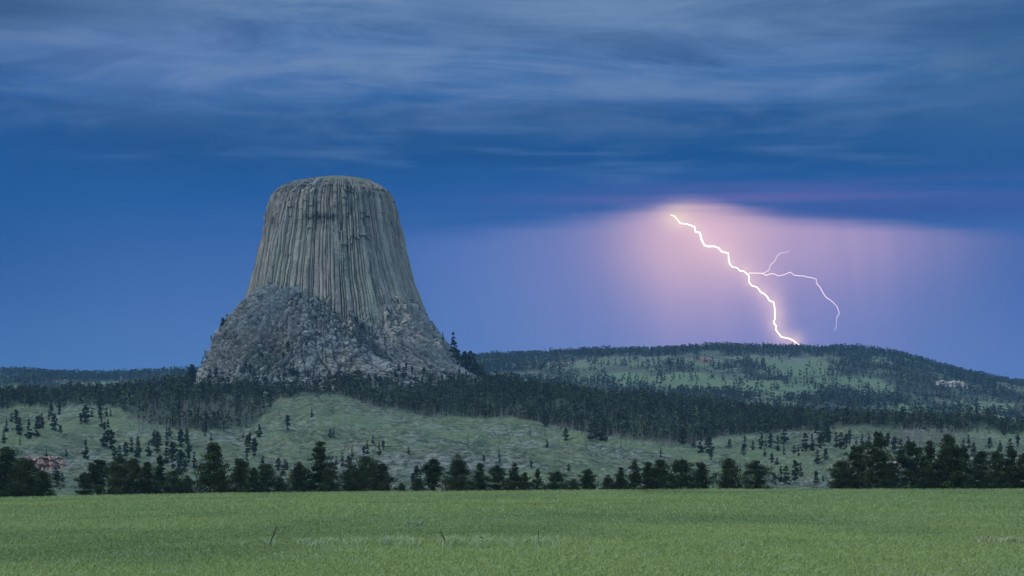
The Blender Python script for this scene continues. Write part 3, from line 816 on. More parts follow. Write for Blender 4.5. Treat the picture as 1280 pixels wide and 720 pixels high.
for i, ((px, tip, wpx, st, ln), words) in enumerate(zip(FG, FG_WORDS)):
    Y = 648 + rnd.uniform(-12, 16)
    x = (px - 640) / FPX * Y
    zg = float(ground(x, Y)) - 0.2
    H = (CAM_Z + (HOR - tip) / FPX * Y - zg) * 1.03
    Wd = wpx / FPX * Y * (1.32 if px > 1045 or px < 60 else 1.18)
    kk = rnd.randrange(3 if st in ('broad', 'cone', 'round') else 2)
    asp = round(Wd / H, 1)
    key = (st, kk, asp)
    if key not in made:
        o = make_tree('pine_tree', st, 14.0, 14.0 * max(asp, 0.3), 900 + len(made) * 13, 0, M_pine, h0=0.22 if st == 'open' else 0.03)
        made[key] = o
    else:
        o = copy_tree(made[key])
    s = H / 14.0; sw = Wd / (14.0 * max(asp, 0.3))
    o.location = (x, Y, zg); o.scale = (sw, sw, s)
    o.rotation_euler = (0, 0, rnd.uniform(0, 6.28))
    tag(o, words, 'pine tree', FGG)
# undergrowth that closes the foot of the row
r = np.random.default_rng(21)
vv, ff, cc_, off = [], [], [], 0
for (a, b, dens, hm) in ((-80, 66, 1.3, 2.6), (98, 300, 1.1, 2.0), (300, 486, 0.9, 1.8), (516, 900, 1.1, 2.0), (898, 960, 0.9, 1.7), (1042, 1360, 1.3, 2.8)):
    for k in range(int((b - a) * dens)):
        px = r.uniform(a, b); Y = r.uniform(640, 668); x = (px - 640) / FPX * Y; hh = 0.6 * hm * r.uniform(0.4, 1.3)
        v, f, c, _ = crown('bush', hh, hh * 1.5, 5000 + k, 3, 9, 12, 0.22, 0.0)
        v = v + np.array([x, Y, float(ground(x, Y)) - 0.3])
        vv.append(v); ff.append(f + off); cc_.append(c * 0.95); off += len(v)
o = obj('undergrowth', mesh_np('undergrowth', np.concatenate(vv), np.concatenate(ff), np.concatenate(cc_), False, [M_pine]))
tag(o, 'dark low brush closing the foot of the pine row', 'undergrowth', kind='stuff')
print('foreground done')

# --- single trees on the hillside: photo column, base row, height px
HT = [(8, 540, 16), (24, 545, 20), (36, 549, 24), (46, 547, 26), (52, 535, 18), (64, 522, 14), (61, 527, 12), (68, 539, 20), (14, 528, 12), (5, 556, 18),
      (101, 531, 14), (107, 531, 22), (115, 522, 12), (74, 519, 9), (125, 523, 14), (133, 523, 12), (131, 560, 32), (139, 562, 24), (135, 545, 20), (107, 575, 24),
      (143, 574, 16), (149, 575, 18), (157, 572, 18), (172, 572, 26), (186, 571, 20), (197, 566, 26), (193, 562, 20), (212, 546, 13), (226, 559, 22), (234, 556, 20),
      (216, 588, 34), (226, 594, 32), (236, 580, 24), (243, 588, 22), (208, 580, 26), (310, 566, 22), (318, 572, 24), (83, 572, 10), (72, 606, 18), (78, 604, 12),
      (69, 600, 16), (413, 551, 12), (417, 547, 12), (466, 555, 10), (459, 569, 18), (455, 570, 12), (440, 573, 13), (474, 569, 16), (479, 563, 12), (511, 569, 10),
      (521, 604, 22), (516, 608, 16), (605, 580, 10), (624, 579, 15), (348, 590, 16), (356, 586, 12), (420, 588, 18), (428, 584, 18), (436, 590, 20), (664, 587, 12),
      (711, 590, 10), (707, 552, 16), (684, 560, 10), (738, 551, 26), (745, 549, 18), (752, 551, 22), (757, 552, 18), (853, 556, 22), (867, 560, 12), (876, 567, 22), (886, 567, 22),
      (889, 575, 14), (929, 569, 14), (912, 561, 12), (941, 563, 12), (950, 562, 14), (952, 557, 16), (965, 580, 12), (971, 582, 10), (963, 560, 18), (972, 564, 20),
      (980, 555, 22), (998, 571, 15), (1006, 566, 24), (1015, 564, 22), (1022, 580, 18), (1032, 576, 14), (1026, 560, 18), (994, 602, 26), (1001, 598, 18), (983, 606, 24),
      (976, 604, 20), (968, 606, 14), (1045, 560, 20), (1052, 562, 22), (1062, 558, 18), (1029, 602, 8), (1204, 563, 14), (1216, 565, 11), (1237, 561, 14), (1250, 565, 14),
      (1263, 565, 16), (1272, 560, 16), (1126, 575, 26), (1118, 568, 22), (1110, 560, 18), (1135, 570, 22), (1096, 560, 20), (1078, 560, 16)]
sil = [(289, 410, 17), (294, 404, 12), (284, 416, 19), (281, 419, 14), (269, 424, 6), (552, 424, 9), (565, 441, 26), (568, 447, 20), (571, 455, 18), (575, 458, 14), (581, 463, 24), (588, 466, 27),
       (585, 467, 24), (592, 468, 22), (598, 470, 14), (603, 470, 14), (240, 472, 16), (239, 476, 14), (606, 474, 10)]
mp = []
for st, k, w_ in (('cone', 0, .50), ('broad', 1, .55), ('spire', 2, .38), ('round', 3, .58), ('cone', 4, .42), ('broad', 5, .62), ('open', 6, .5), ('spire', 7, .33)):
    mp.append(dict(style=st, w=w_, obj=None, seed=3000 + k * 7))
def zone(px, py):
    side = 'at the left foot' if px < 330 else 'below the tower' if px < 520 else 'right of the tower' if px < 760 else 'toward the right'
    if px < 90: side = 'beside the left frame edge'
    return side
def hill_tree(x, y, z, H, label, group, seed):
    rr = random.Random(seed)
    p = mp[rr.randrange(len(mp))]
    if p['obj'] is None:
        p['obj'] = make_tree('hill_pine', p['style'], 10.0, 10.0 * p['w'], p['seed'], 1, M_pine_mid, h0=0.06); o = p['obj']
    else: o = copy_tree(p['obj'])
    o.location = (x, y, z - 0.3); s = H / 10.0; w = s * rr.uniform(0.9, 1.2)
    o.scale = (w, w, s); o.rotation_euler = (0, 0, rr.uniform(0, 6.28))
    tag(o, label, 'pine tree', group)
    return o
def size_word(h): return 'tiny' if h < 9 else 'small' if h < 13 else 'mid-sized' if h < 19 else 'tall' if h < 26 else 'very tall'
def hill_label(px, py, h):
    if py < 500: hz = 'near the ridge line'
    elif py < 530: hz = 'high on the slope'
    elif py < 560: hz = 'halfway up the slope'
    elif py < 585: hz = 'low on the slope'
    else: hz = 'right behind the field pines'
    if px < 90: pz = 'beside the left frame edge'
    elif px < 160: pz = 'above the gap in the left pines'
    elif px < 250: pz = 'left of the tower'
    elif px < 345: pz = 'under the tower\'s left flank'
    elif px < 430: pz = 'below the tower centre'
    elif px < 520: pz = 'under the tower\'s right flank'
    elif px < 640: pz = 'just right of the tower'
    elif px < 720: pz = 'left of the grassy knoll'
    elif px < 800: pz = 'around the grassy knoll'
    elif px < 900: pz = 'below the thickest wood'
    elif px < 990: pz = 'below the lightning strike'
    elif px < 1080: pz = 'above the widest pine gap'
    elif px < 1180: pz = 'behind the right-hand clump'
    else: pz = 'near the right frame edge'
    return f'{size_word(h)} dark pine {hz}, {pz}'
n_ht = 0
def add_ht(px, py, h, y0=1150.0):
    global n_ht
    x, y, z = hit(px, py, y0)
    lb = hill_label(px, py, h)
    hill_tree(x, y, z, h / FPX * y, lb, lb.split(' dark ')[1], 100 + n_ht); n_ht += 1
for (px, py, h) in HT: add_ht(px, py, h)
# trees on the outline and the apron of the tower
SILW = {0: 'pine on the left shoulder of the rubble apron, left of its twin', 1: 'highest pine on the left shoulder of the rubble apron', 2: 'lower left pine of the cluster on the left apron edge',
        3: 'lowest pine in the cluster on the left apron edge', 4: 'tiny pine alone on the left apron outline', 5: 'small pine leaning on the upper right apron outline',
        6: 'tall pine spire standing against the sky on the right apron edge', 7: 'pine just below the tall spire on the right apron edge',
        8: 'dark pine under the spire on the right apron edge', 9: 'short pine at the foot of the right apron edge', 10: 'left pine of the dark clump at the right foot of the tower',
        11: 'highest pine of the dark clump at the right foot of the tower', 12: 'middle pine of the dark clump at the right foot of the tower',
        13: 'right pine of the dark clump at the right foot of the tower', 14: 'low pine right of the dark clump beside the tower', 15: 'outermost low pine right of the tower foot',
        16: 'lone dark pine against the sky left of the tower', 17: 'pine under the lone one left of the tower', 18: 'small pine on the bare ground right of the tower'}
for i, (px, py, h) in enumerate(sil):
    if 250 < px < 580:
        # on the flank of the apron, at the axis distance
        y = 2430.0; px = px + (-5.0 if px < 414 else 1.5); x = (px - 640) / FPX * y; z = CAM_Z + (HOR - py) / FPX * y - 1.0
    else:
        y = 2470.0; x = (px - 640) / FPX * y; z = min(CAM_Z + (HOR - py) / FPX * y, float(ground(x, y)) + 3)
    H = h / FPX * y + max(0, CAM_Z + (HOR - py) / FPX * y - z)
    hill_tree(x, y, z, H, SILW[i], 'pines clinging to the edges of the rock tower', 500 + i)
# trees on the face of the apron
AP = [(356, 470, 12), (363, 468, 14), (358, 456, 10), (354, 448, 8), (360, 440, 12), (367, 470, 16), (372, 472, 12), (348, 472, 10), (328, 446, 7), (345, 446, 6), (336, 462, 6),
      (308, 462, 12), (302, 466, 14), (313, 468, 12), (297, 470, 10), (318, 473, 12), (288, 474, 12), (270, 472, 12), (262, 476, 14), (278, 478, 12), (385, 472, 10), (392, 476, 12), (400, 478, 12),
      (410, 480, 12), (420, 482, 12), (429, 478, 10), (440, 482, 10), (452, 478, 12), (461, 480, 12), (475, 484, 12), (488, 470, 12), (498, 465, 10), (505, 472, 12), (515, 468, 10), (520, 474, 10),
      (530, 470, 10), (541, 474, 11), (552, 480, 12), (574, 474, 14), (578, 480, 12), (562, 482, 14), (596, 480, 12), (508, 462, 8), (494, 474, 12), (484, 478, 12), (470, 476, 8)]
ar = np.stack([640 + FPX * APX / APY_, HOR - (APZ - CAM_Z) / APY_ * FPX], -1)
front = np.abs(TA) < 1.45
def apron_at(px, py):
    dd = np.where(front, (ar[..., 0] - px) ** 2 + (ar[..., 1] - py) ** 2, 1e9)
    k = np.unravel_index(np.argmin(dd), dd.shape)
    return float(APX[k]), float(APY_[k]), float(APZ[k])
AW = {}
for i, (px, py, h) in enumerate(AP):
    x, y, z = apron_at(px, py)
    zone_ = ('on the left flank' if px < 300 else 'left of the grassy patch' if px < 335 else 'around the grassy patch' if px < 380 else 'left of the bare central fin' if px < 425
             else 'under the bare central fin' if px < 482 else 'in the gully right of the bare fin' if px < 525 else 'under the slabs of the right flank')
    hh = 'upper' if py < 460 else 'middle' if py < 473 else 'lowest'
    hill_tree(x, y, z, h / FPX * y * 1.1, f'{size_word(h)} pine on the rubble apron, {hh} ones {zone_}', f'apron pines, {hh} {zone_}', 700 + i)
    n_ht += 1
# random scatter completing the slope
r = np.random.default_rng(77)
tries = 0
while n_ht < 232 and tries < 4000:
    tries += 1
    px = r.uniform(-10, 1295); py = r.uniform(512, 606)
    b = np.interp(px, FB_U, FB_Y)
    if py < b + 2: continue
    w = np.interp(px, [0, 60, 130, 250, 345, 420, 520, 640, 700, 780, 860, 920, 1040, 1110, 1290], [.5, .15, .55, .95, .35, .10, .05, .06, .10, .15, .4, .8, .9, .9, .9])
    w *= np.exp(-max(0, py - b - 15) / 45.0)
    if px < 340: w = max(w, .3 if py > 560 else .12)
    if 1080 < px < 1280 and 543 < py < 552: w *= .3
    if r.uniform() > w: continue
    h = r.uniform(8, 20)
    add_ht(px, py, h)

# --- woods as one mass: low-poly pines merged
def unit_trees(n, seed, ncl, ntri, ts, trunk_=True):
    out = []
    sty = ['cone', 'broad', 'spire', 'round', 'cone', 'broad']
    for k in range(n):
        st = sty[k % 6]
        v, f, c, _ = crown(st, 1.0, {'cone': .46, 'broad': .62, 'spire': .42, 'round': .64}[st], seed + k, 7, ncl, ntri, ts, 0.16 if k % 2 else 0.28)
        if trunk_:
            tv, tf = trunk(1.0, seed + k, None, 0, 0.8, 0.016, 3)
            tri = np.concatenate([tf[:, [0, 1, 2]], tf[:, [0, 2, 3]]])
            f = np.concatenate([f, tri + len(v)]); v = np.concatenate([v, tv])
            c = np.concatenate([c, np.tile([[2.6, 2.0, 2.2]], (len(tv), 1))])
        out.append((v, f, c))
    return out
def merge(units, xs, ys, zs_, hs, seed, bright=(0.8, 1.25)):
    r = np.random.default_rng(seed); n = len(xs)
    kind = r.integers(0, len(units), n); rot = r.uniform(0, 6.28, n); wd = r.uniform(0.85, 1.3, n); br = np.exp(r.normal(0, 0.42, n))
    hue = r.uniform(-1, 1, n)
    V_, F_, C_, o = [], [], [], 0
    for k, (v, f, c) in enumerate(units):
        i = np.where(kind == k)[0]; m = len(i)
        if not m: continue
        cs, sn = np.cos(rot[i])[:, None], np.sin(rot[i])[:, None]
        s = hs[i][:, None]; w = s * wd[i][:, None]
        x = (v[None, :, 0] * cs - v[None, :, 1] * sn) * w + xs[i][:, None]
        y = (v[None, :, 0] * sn + v[None, :, 1] * cs) * w + ys[i][:, None]
        z = v[None, :, 2] * s + zs_[i][:, None]
        V_.append(np.stack([x, y, z], -1).reshape(-1, 3))
        F_.append((f[None] + (np.arange(m) * len(v))[:, None, None] + o).reshape(-1, 3)); o += m * len(v)
        b = np.stack([br[i] * (1 + .12 * hue[i]), br[i], br[i] * (1 - .15 * hue[i])], -1)
        C_.append((c[None] * b[:, None, :]).reshape(-1, 3))
    return np.concatenate(V_), np.concatenate(F_), np.concatenate(C_)
def scatter(y0, y1, spacing, seed, wide=0.33):
    r = np.random.default_rng(seed)
    n = int((y1 - y0) * 2 * wide * (y0 + y1) / 2 / spacing ** 2)
    y = np.sqrt(r.uniform(y0 ** 2, y1 ** 2, n)); x = r.uniform(-1, 1, n) * wide * y
    return x, y
x, y = scatter(1650, 2760, 7.0, 31)
z = ground(x, y); p = px_of(x, y); rr_ = HOR - (z - CAM_Z) / y * FPX
bord = np.interp(p, FB_U, FB_Y) + fbm(x / 35., y / 35., 0, 3, 301) * 5
keep = (rr_ < bord) & (np.hypot(x - TCX, y - TCY) > 150)
dens = 0.62 + 0.9 * fbm(x / 70., y / 70., 0, 3, 303)
burn = np.exp(-((p - 245) / 85) ** 4 - ((rr_ - 522) / 18.) ** 4)
bare = np.exp(-((p - 590) / 30) ** 2 - ((rr_ - 474) / 7.) ** 2)
dens = dens * (1 - 0.35 * burn) * (1 - bare) + 0.35 * (y > 2300) * (p > 620)
keep &= np.random.default_rng(5).uniform(0, 1, len(x)) < np.clip(dens + 0.25, 0, 1) * (1 - 0.68 * burn)
x, y, z, p = x[keep], y[keep], z[keep], p[keep]
hs = (8.0 + 9.5 * np.random.default_rng(6).uniform(0, 1, len(x)) ** 1.6) * (1 + 0.1 * fbm(x / 60, y / 60, 0, 2, 9))
U1 = unit_trees(12, 4000, 18, 7, 0.060)
v, f, c = merge(U1, x, y, z - .4, hs, 61)
o = obj('forest', mesh_np('forest', v, f, c, False, [M_pine_mid])); print('forest', len(x), len(f))
tag(o, 'dense dark pine wood covering the ridge around the tower', 'forest', kind='stuff')
# far woods
x, y = scatter(3700, 6500, 14.0, 33, 0.32)
z = ground(x, y); mm = meadow_mask(x, y, z)
d_ = 0.42 + 3.2 * fbm(x / 110., y / 110., 0, 4, 305)
rr_ = HOR - (z - CAM_Z) / y * FPX
crest_m = (rr_ < 447)
pr = np.clip(d_ * (1 - 0.93 * mm), 0.02 + 0.6 * (fbm(x / 75., y / 75., 0, 3, 307) > .30), 1)
pr = np.maximum(pr, np.where(y > 5850, 0.75, 0))
keep = np.random.default_rng(8).uniform(0, 1, len(x)) < pr
x, y, z = x[keep], y[keep], z[keep]
U2 = unit_trees(8, 4500, 9, 5, 0.12, False)
v, f, c = merge(U2, x, y, z - .5, np.random.default_rng(9).uniform(11, 21, len(x)), 62)
o = obj('distant_forest', mesh_np('distant_forest', v, f, c, False, [M_pine_mid])); print('far forest', len(x), len(f))
tag(o, 'blue hazy pine woods on the far hills', 'forest', kind='stuff')

# low shrubs and ledge shadows plants over the slope
x, y = scatter(1180, 2300, 9.0, 37, 0.30)
gl = np.abs(fbm(x / 55.0, y / 120.0, 0, 3, 31))
w = (gl < 0.06) * 0.45 + 0.10 * (fbm(x / 40., y / 40., 0, 3, 309) > .15) + 0.02
z = ground(x, y); kp = np.random.default_rng(12).uniform(0, 1, len(x)) < w
US = []
for k in range(5):
    v, f, c, _ = crown('bush', 1.0, 1.5, 4700 + k, 3, 7, 7, 0.13, 0.0); US.append((v, f, c))
v, f, c = merge(US, x[kp], y[kp], z[kp] - .15, np.random.default_rng(13).uniform(.8, 2.4, kp.sum()), 65)
o = obj('shrub_cover', mesh_np('shrub_cover', v, f, c * 1.15, False, [M_pine_mid])); print('shrubs', kp.sum())
tag(o, 'low dark shrubs along the gullies of the grassy slope', 'shrubs', kind='stuff')
# --- dead trees
def snag(seed, H=10.0, nb=7):
    r = np.random.default_rng(seed)
    k = 6; zz_ = np.linspace(-0.3, H, k)
    path = np.stack([np.cumsum(r.normal(0, .10, k)), np.cumsum(r.normal(0, .10, k)), zz_], -1)
    parts = [tube(path, np.linspace(0.26, 0.07, k), 5)]
    for b in range(nb):
        h = r.uniform(.3, .95) * H; a = r.uniform(0, 6.28); l = r.uniform(.6, 2.0) * (1.2 - h / H)
        p0 = np.array([np.interp(h, zz_, path[:, 0]), np.interp(h, zz_, path[:, 1]), h])
        p1 = p0 + np.array([math.cos(a) * l, math.sin(a) * l, l * r.uniform(-.1, .6)])
        parts.append(tube([p0, (p0 + p1) / 2 + [0, 0, .06], p1], [.10, .07, .03], 3))
    def tri(f): return f
    return join(parts)
snags = [None] * 6
SN = [(431, 532, 20), (503, 527, 14), (492, 530, 9), (560, 539, 12), (541, 552, 15), (585, 560, 24), (594, 562, 16), (596, 574, 14), (638, 546, 15), (637, 552, 10), (495, 547, 8), (362, 550, 9),
      (353, 537, 8), (525, 533, 10), (572, 550, 12), (610, 558, 14), (616, 548, 14), (624, 556, 16), (600, 545, 12), (650, 562, 12), (655, 555, 14), (663, 548, 16), (672, 560, 14), (681, 545, 18),
      (690, 556, 18), (699, 560, 12), (716, 568, 12), (727, 545, 16), (770, 548, 20), (782, 560, 12), (790, 556, 14), (805, 568, 14), (815, 563, 18), (830, 560, 14), (842, 566, 12), (770, 532, 30), (765, 540, 26), (776, 558, 22),
      (645, 528, 10), (660, 530, 12), (705, 534, 12), (745, 538, 20), (731, 520, 16), (452, 505, 8), (382, 494, 12), (337, 497, 10), (412, 498, 10), (1190, 575, 16), (1168, 566, 16), (1150, 564, 14),
      (1038, 600, 14), (1036, 612, 10), (560, 520, 12), (530, 520, 14), (600, 522, 12), (470, 515, 10), (800, 548, 16), (812, 545, 18), (826, 548, 16), (840, 552, 16), (857, 572, 12), (1290, 560, 14)]
for i, (px, py, h) in enumerate(SN):
    k = i % 6
    if snags[k] is None:
        tv, tf = snag(800 + k); snags[k] = obj('dead_tree', mesh_np('dead_tree', tv, tf, None, False, [M_char if k % 2 else M_dead])); o = snags[k]
    else: o = snags[k].copy(); C.objects.link(o)
    x, y, z = hit(px, py, 1150)
    s = h / FPX * y / 10.0; o.location = (x, y, z - .2); o.scale = (max(s, .9), max(s, .9), s); o.rotation_euler = (0, 0, i * 1.3)
    hz = hill_label(px, py, h).split(' dark pine ')[1]
    tone_ = 'charred' if k % 2 else 'grey'
    tag(o, f'{size_word(h)} bare {tone_} dead tree {hz}', 'dead tree', f'{tone_} dead trees {hz}')
# burnt thicket and the bare stems along the wood's lower edge, past counting
r = np.random.default_rng(55)
un = []
for k in range(6):
    tv, tf = snag(900 + k, 10.0, 12); tri = np.concatenate([tf[:, [0, 1, 2]], tf[:, [0, 2, 3]]]); un.append((tv / 10.0, tri, np.ones((len(tv), 3))))
X_, Y_ = scatter(1650, 2420, 6.5, 35)
Z_ = ground(X_, Y_); p = px_of(X_, Y_); q_ = HOR - (Z_ - CAM_Z) / Y_ * FPX
bd = np.interp(p, FB_U, FB_Y)
w = np.exp(-((p - 245) / 90) ** 4 - ((q_ - 522) / 20.) ** 4) * 0.30
w += np.exp(-((q_ - bd) / 7.) ** 2) * np.interp(p, [340, 420, 560, 640, 700, 860, 900], [0, .10, .16, .12, .22, .22, 0.05])
w += np.exp(-((p - 1150) / 60) ** 2 - ((q_ - 553) / 9) ** 2) * 0.35
kp = r.uniform(0, 1, len(X_)) < w
v, f, c = merge(un, X_[kp], Y_[kp], Z_[kp], r.uniform(7, 13, kp.sum()), 63)
o = obj('dead_forest', mesh_np('dead_forest', v, f, None, False, [M_dead])); print('dead', kp.sum())
tag(o, 'grey leafless burnt wood between the ridge pines and the slope', 'dead trees', kind='stuff')

# ------------------------------------------------------------------ rocks
def rock(seed, n=10):
    r = np.random.default_rng(seed)
    a = np.linspace(0, 2 * np.pi, n, endpoint=False); b = np.linspace(-np.pi / 2, np.pi / 2, 7)
    Bm, Am = np.meshgrid(b, a, indexing='ij')
    def sp(w, e): return np.sign(w) * np.abs(w) ** e
    x = sp(np.cos(Bm), .6) * sp(np.cos(Am), .7); y = sp(np.cos(Bm), .6) * sp(np.sin(Am), .7); z = sp(np.sin(Bm), .6)
    f1, f2, ci, tl = worley(x * 1.3 + seed, y * 1.3, z * 1.3, seed)
    k = 1 + (ci - .5) * .45 + tl * .35
    v = np.stack([x * k, y * k * .8, z * k * .6], -1).reshape(-1, 3)
    return v, grid_faces(7, n, True)
RK = [rock(40 + k) for k in range(6)]
x, y = scatter(1180, 2350, 4.0, 36, 0.30)
z = ground(x, y); p = px_of(x, y); rr_ = HOR - (z - CAM_Z) / y * FPX
line = np.abs(fbm(x / 55., y / 55., 0, 3, 401)); line2 = np.abs(fbm(x / 25., y / 35., 0, 3, 403))
patch = np.clip(fbm(x / 110., y / 110., 0, 3, 405) * 3 + 0.35, 0, 1)
w = (0.60 * (line < 0.05) + 0.35 * (line2 < 0.05) + 0.05) * patch + 0.5 * np.exp(-((p - 780) / 60) ** 2 - ((rr_ - 570) / 14) ** 2) + 0.4 * np.exp(-((p - 95) / 22) ** 2 - ((rr_ - 592) / 18) ** 2) \
    + 0.4 * np.exp(-((p - 1020) / 40) ** 2 - ((rr_ - 602) / 8) ** 2) + 0.35 * np.exp(-((p - 490) / 50) ** 2 - ((rr_ - 596) / 12) ** 2) + 0.12 * np.exp(-((p - 640) / 90) ** 2 - ((rr_ - 545) / 12) ** 2)
r = np.random.default_rng(66)
kp = (r.uniform(0, 1, len(x)) < w) & (rr_ > np.interp(p, FB_U, FB_Y) - 8)
x, y, z, p, rr_ = x[kp], y[kp], z[kp], p[kp], rr_[kp]
sz = 0.30 + 1.25 * r.uniform(0, 1, len(x)) ** 3.5
seen = (p > 4) & (p < 1276) & (rr_ < 612)
score = np.where(seen, sz / y, 0)
order = np.argsort(-score); big = order[:300]; rest = order[300:]
bo = [None] * 6
print('rocks', len(x))
for i, k in enumerate(big):
    q_ = i % 6
    if bo[q_] is None: bo[q_] = obj('boulder', mesh_np('boulder', RK[q_][0], RK[q_][1], None, False, [M_boulder])); o = bo[q_]
    else: o = bo[q_].copy(); C.objects.link(o)
    s = sz[k]; o.location = (x[k], y[k], z[k] + s * .15); o.scale = (s * r.uniform(.9, 1.5), s, s * r.uniform(.8, 1.15)); o.rotation_euler = (0, 0, r.uniform(0, 6.28))
    hz = hill_label(float(p[k]), float(rr_[k]), 10).split(' dark pine ')[1]
    tag(o, f'pale grey boulder {hz}', 'boulder', f'pale boulders {hz}')
ru = []
for v_, f_ in RK: ru.append((v_, np.concatenate([f_[:, [0, 1, 2]], f_[:, [0, 2, 3]]]), np.ones((len(v_), 3))))
v, f, c = merge(ru, x[rest], y[rest], z[rest] + sz[rest] * .1, sz[rest], 64)
o = obj('rubble', mesh_np('rubble', v, f, None, False, [M_boulder])); tag(o, 'pale stones strewn over the grassy slope', 'rubble', kind='stuff')

def outcrop(name, px, py_top, py_bot, wpx, depth, seed, material, label, y0=1150.0):
    x, y, z = hit(px, py_bot, y0)
    Wm = wpx / FPX * y; Hm = (py_bot - py_top) / FPX * y + 2
    n, m = 150, 46
    a = np.linspace(-1, 1, n); 
    prof = np.array([(0.0, -3.0), (0.05, 0.0), (0.10, 0.5), (0.16, 0.8), (0.25, 0.97), (0.4, 1.0), (1.0, 0.9), (1.3, 0.0)])
    s = np.linspace(0, 1, m); kx = np.interp(s, np.linspace(0, 1, len(prof)), prof[:, 0]) * depth; kz = np.interp(s, np.linspace(0, 1, len(prof)), prof[:, 1])
    Am, Sm = np.meshgrid(a, s, indexing='ij')
    KX = np.interp(Sm, s, kx); KZ = np.interp(Sm, s, kz)
    env = np.clip((1 - np.abs(Am)) * 4, 0, 1) * (0.8 + 0.2 * fbm(Am * 4, Am * 0, 0, 2, seed))
    X1 = Am * Wm / 2; Z1 = KZ * Hm * np.where(KZ > 0, env, 1); Y1 = KX + fbm(Am * 5, Sm * 0, 0, 3, seed + 1) * depth * .35
    f1, f2, ci, tl = worley(X1 / (Hm * .38), Z1 / (Hm * .28), Y1 * 0, seed + 2)
    Y1 = Y1 - (ci - .5) * Hm * .35 - tl * Hm * .2 + np.clip(.12 - (f2 - f1), 0, 1) * Hm * 1.2
    Z1 = Z1 + (ci - .5) * Hm * .08
    v = np.stack([X1, Y1, Z1], -1).reshape(-1, 3)
    o = obj(name, mesh_np(name, v, grid_faces(n, m), None, False, [material]), None, (x, y, z - .5))
    tag(o, label, 'rock outcrop')
outcrop('rock_outcrop', 52, 572, 590, 66, 14, 500, M_red, 'banded pinkish red cliff behind the pines at the left end of the field')
outcrop('rock_outcrop', 1119, 577, 594, 17, 9, 510, M_pinkrock, 'pale pink rock peeping between two big pines on the right')
outcrop('rock_outcrop', 1190, 475, 485, 42, 60, 520, M_pinkrock, 'pale reddish cliff high on the right slope of the far hill', 3600.0)
outcrop('rock_outcrop', 705, 452, 459, 40, 60, 530, M_red, 'dull pink rock band left of centre on the far hill', 3600.0)
outcrop('rock_outcrop', 878, 446, 452, 30, 60, 540, M_red, 'small dull red rock band near the crest of the far hill', 3600.0)

# bushes in the clefts of the tower
r = np.random.default_rng(88)
vv, ff, cc_, off = [], [], [], 0
def tuft(x, y, z, s, k):
    global off
    v, f, c, _ = crown('round', s, s * 1.3, 7000 + k, 3, 6, 7, s * .14, 0.0)
    vv.append(v + np.array([x, y, z - s * .3])); ff.append(f + off); cc_.append(c); off += len(v)
vert = (gB[1] - gB[0]) < 0.10
cand = np.argwhere(vert & front & (PE > 385) & (PY < 478))
vg = fbm(lean / 32., PY / 26., 0, 3, 601)
vg = vg + 0.5 * np.exp(-((TA - .45) / .25) ** 2 - ((PY - 405) / 22) ** 2) + 0.35 * np.exp(-((PY - 470) / 8) ** 2) + .3 * np.exp(-((TA + .2) / .3) ** 2 - ((PY - 440) / 20) ** 2)
sel = cand[r.integers(0, len(cand), 8000)]
k = 0
for (i, j) in sel:
    if vg[i, j] > 0.16 and k < 1500:
        tuft(APX[i, j], APY_[i, j], APZ[i, j] + .8, r.uniform(2.0, 5.6), k); k += 1
for kk in range(150):
    t = r.normal(-0.05, 0.13); zz_ = zpx(r.normal(283, 2.2) + (r.uniform() < .4) * r.uniform(0, 16) * (abs(t + .05) < .1))
    i = int(np.argmin(np.abs(zs - zz_))); j = int(np.argmin(np.abs(th - t)))
    tuft(Xv[i, j], Yv[i, j] - 1.3, zz_, r.uniform(1.4, 3.6), k + kk)
for kk in range(60):
    t = r.uniform(-1.2, 1.2); zz_ = zpx(r.uniform(236, 330))
    i = int(np.argmin(np.abs(zs - zz_))); j = int(np.argmin(np.abs(th - t)))
    tuft(Xv[i, j], Yv[i, j], zz_, r.uniform(0.9, 1.8), k + kk + 150)
o = obj('shrubbery', mesh_np('shrubbery', np.concatenate(vv), np.concatenate(ff), np.concatenate(cc_), False, [M_pine_mid]))
tag(o, 'dark green bushes rooted in the clefts of the rock tower', 'bushes', kind='stuff')

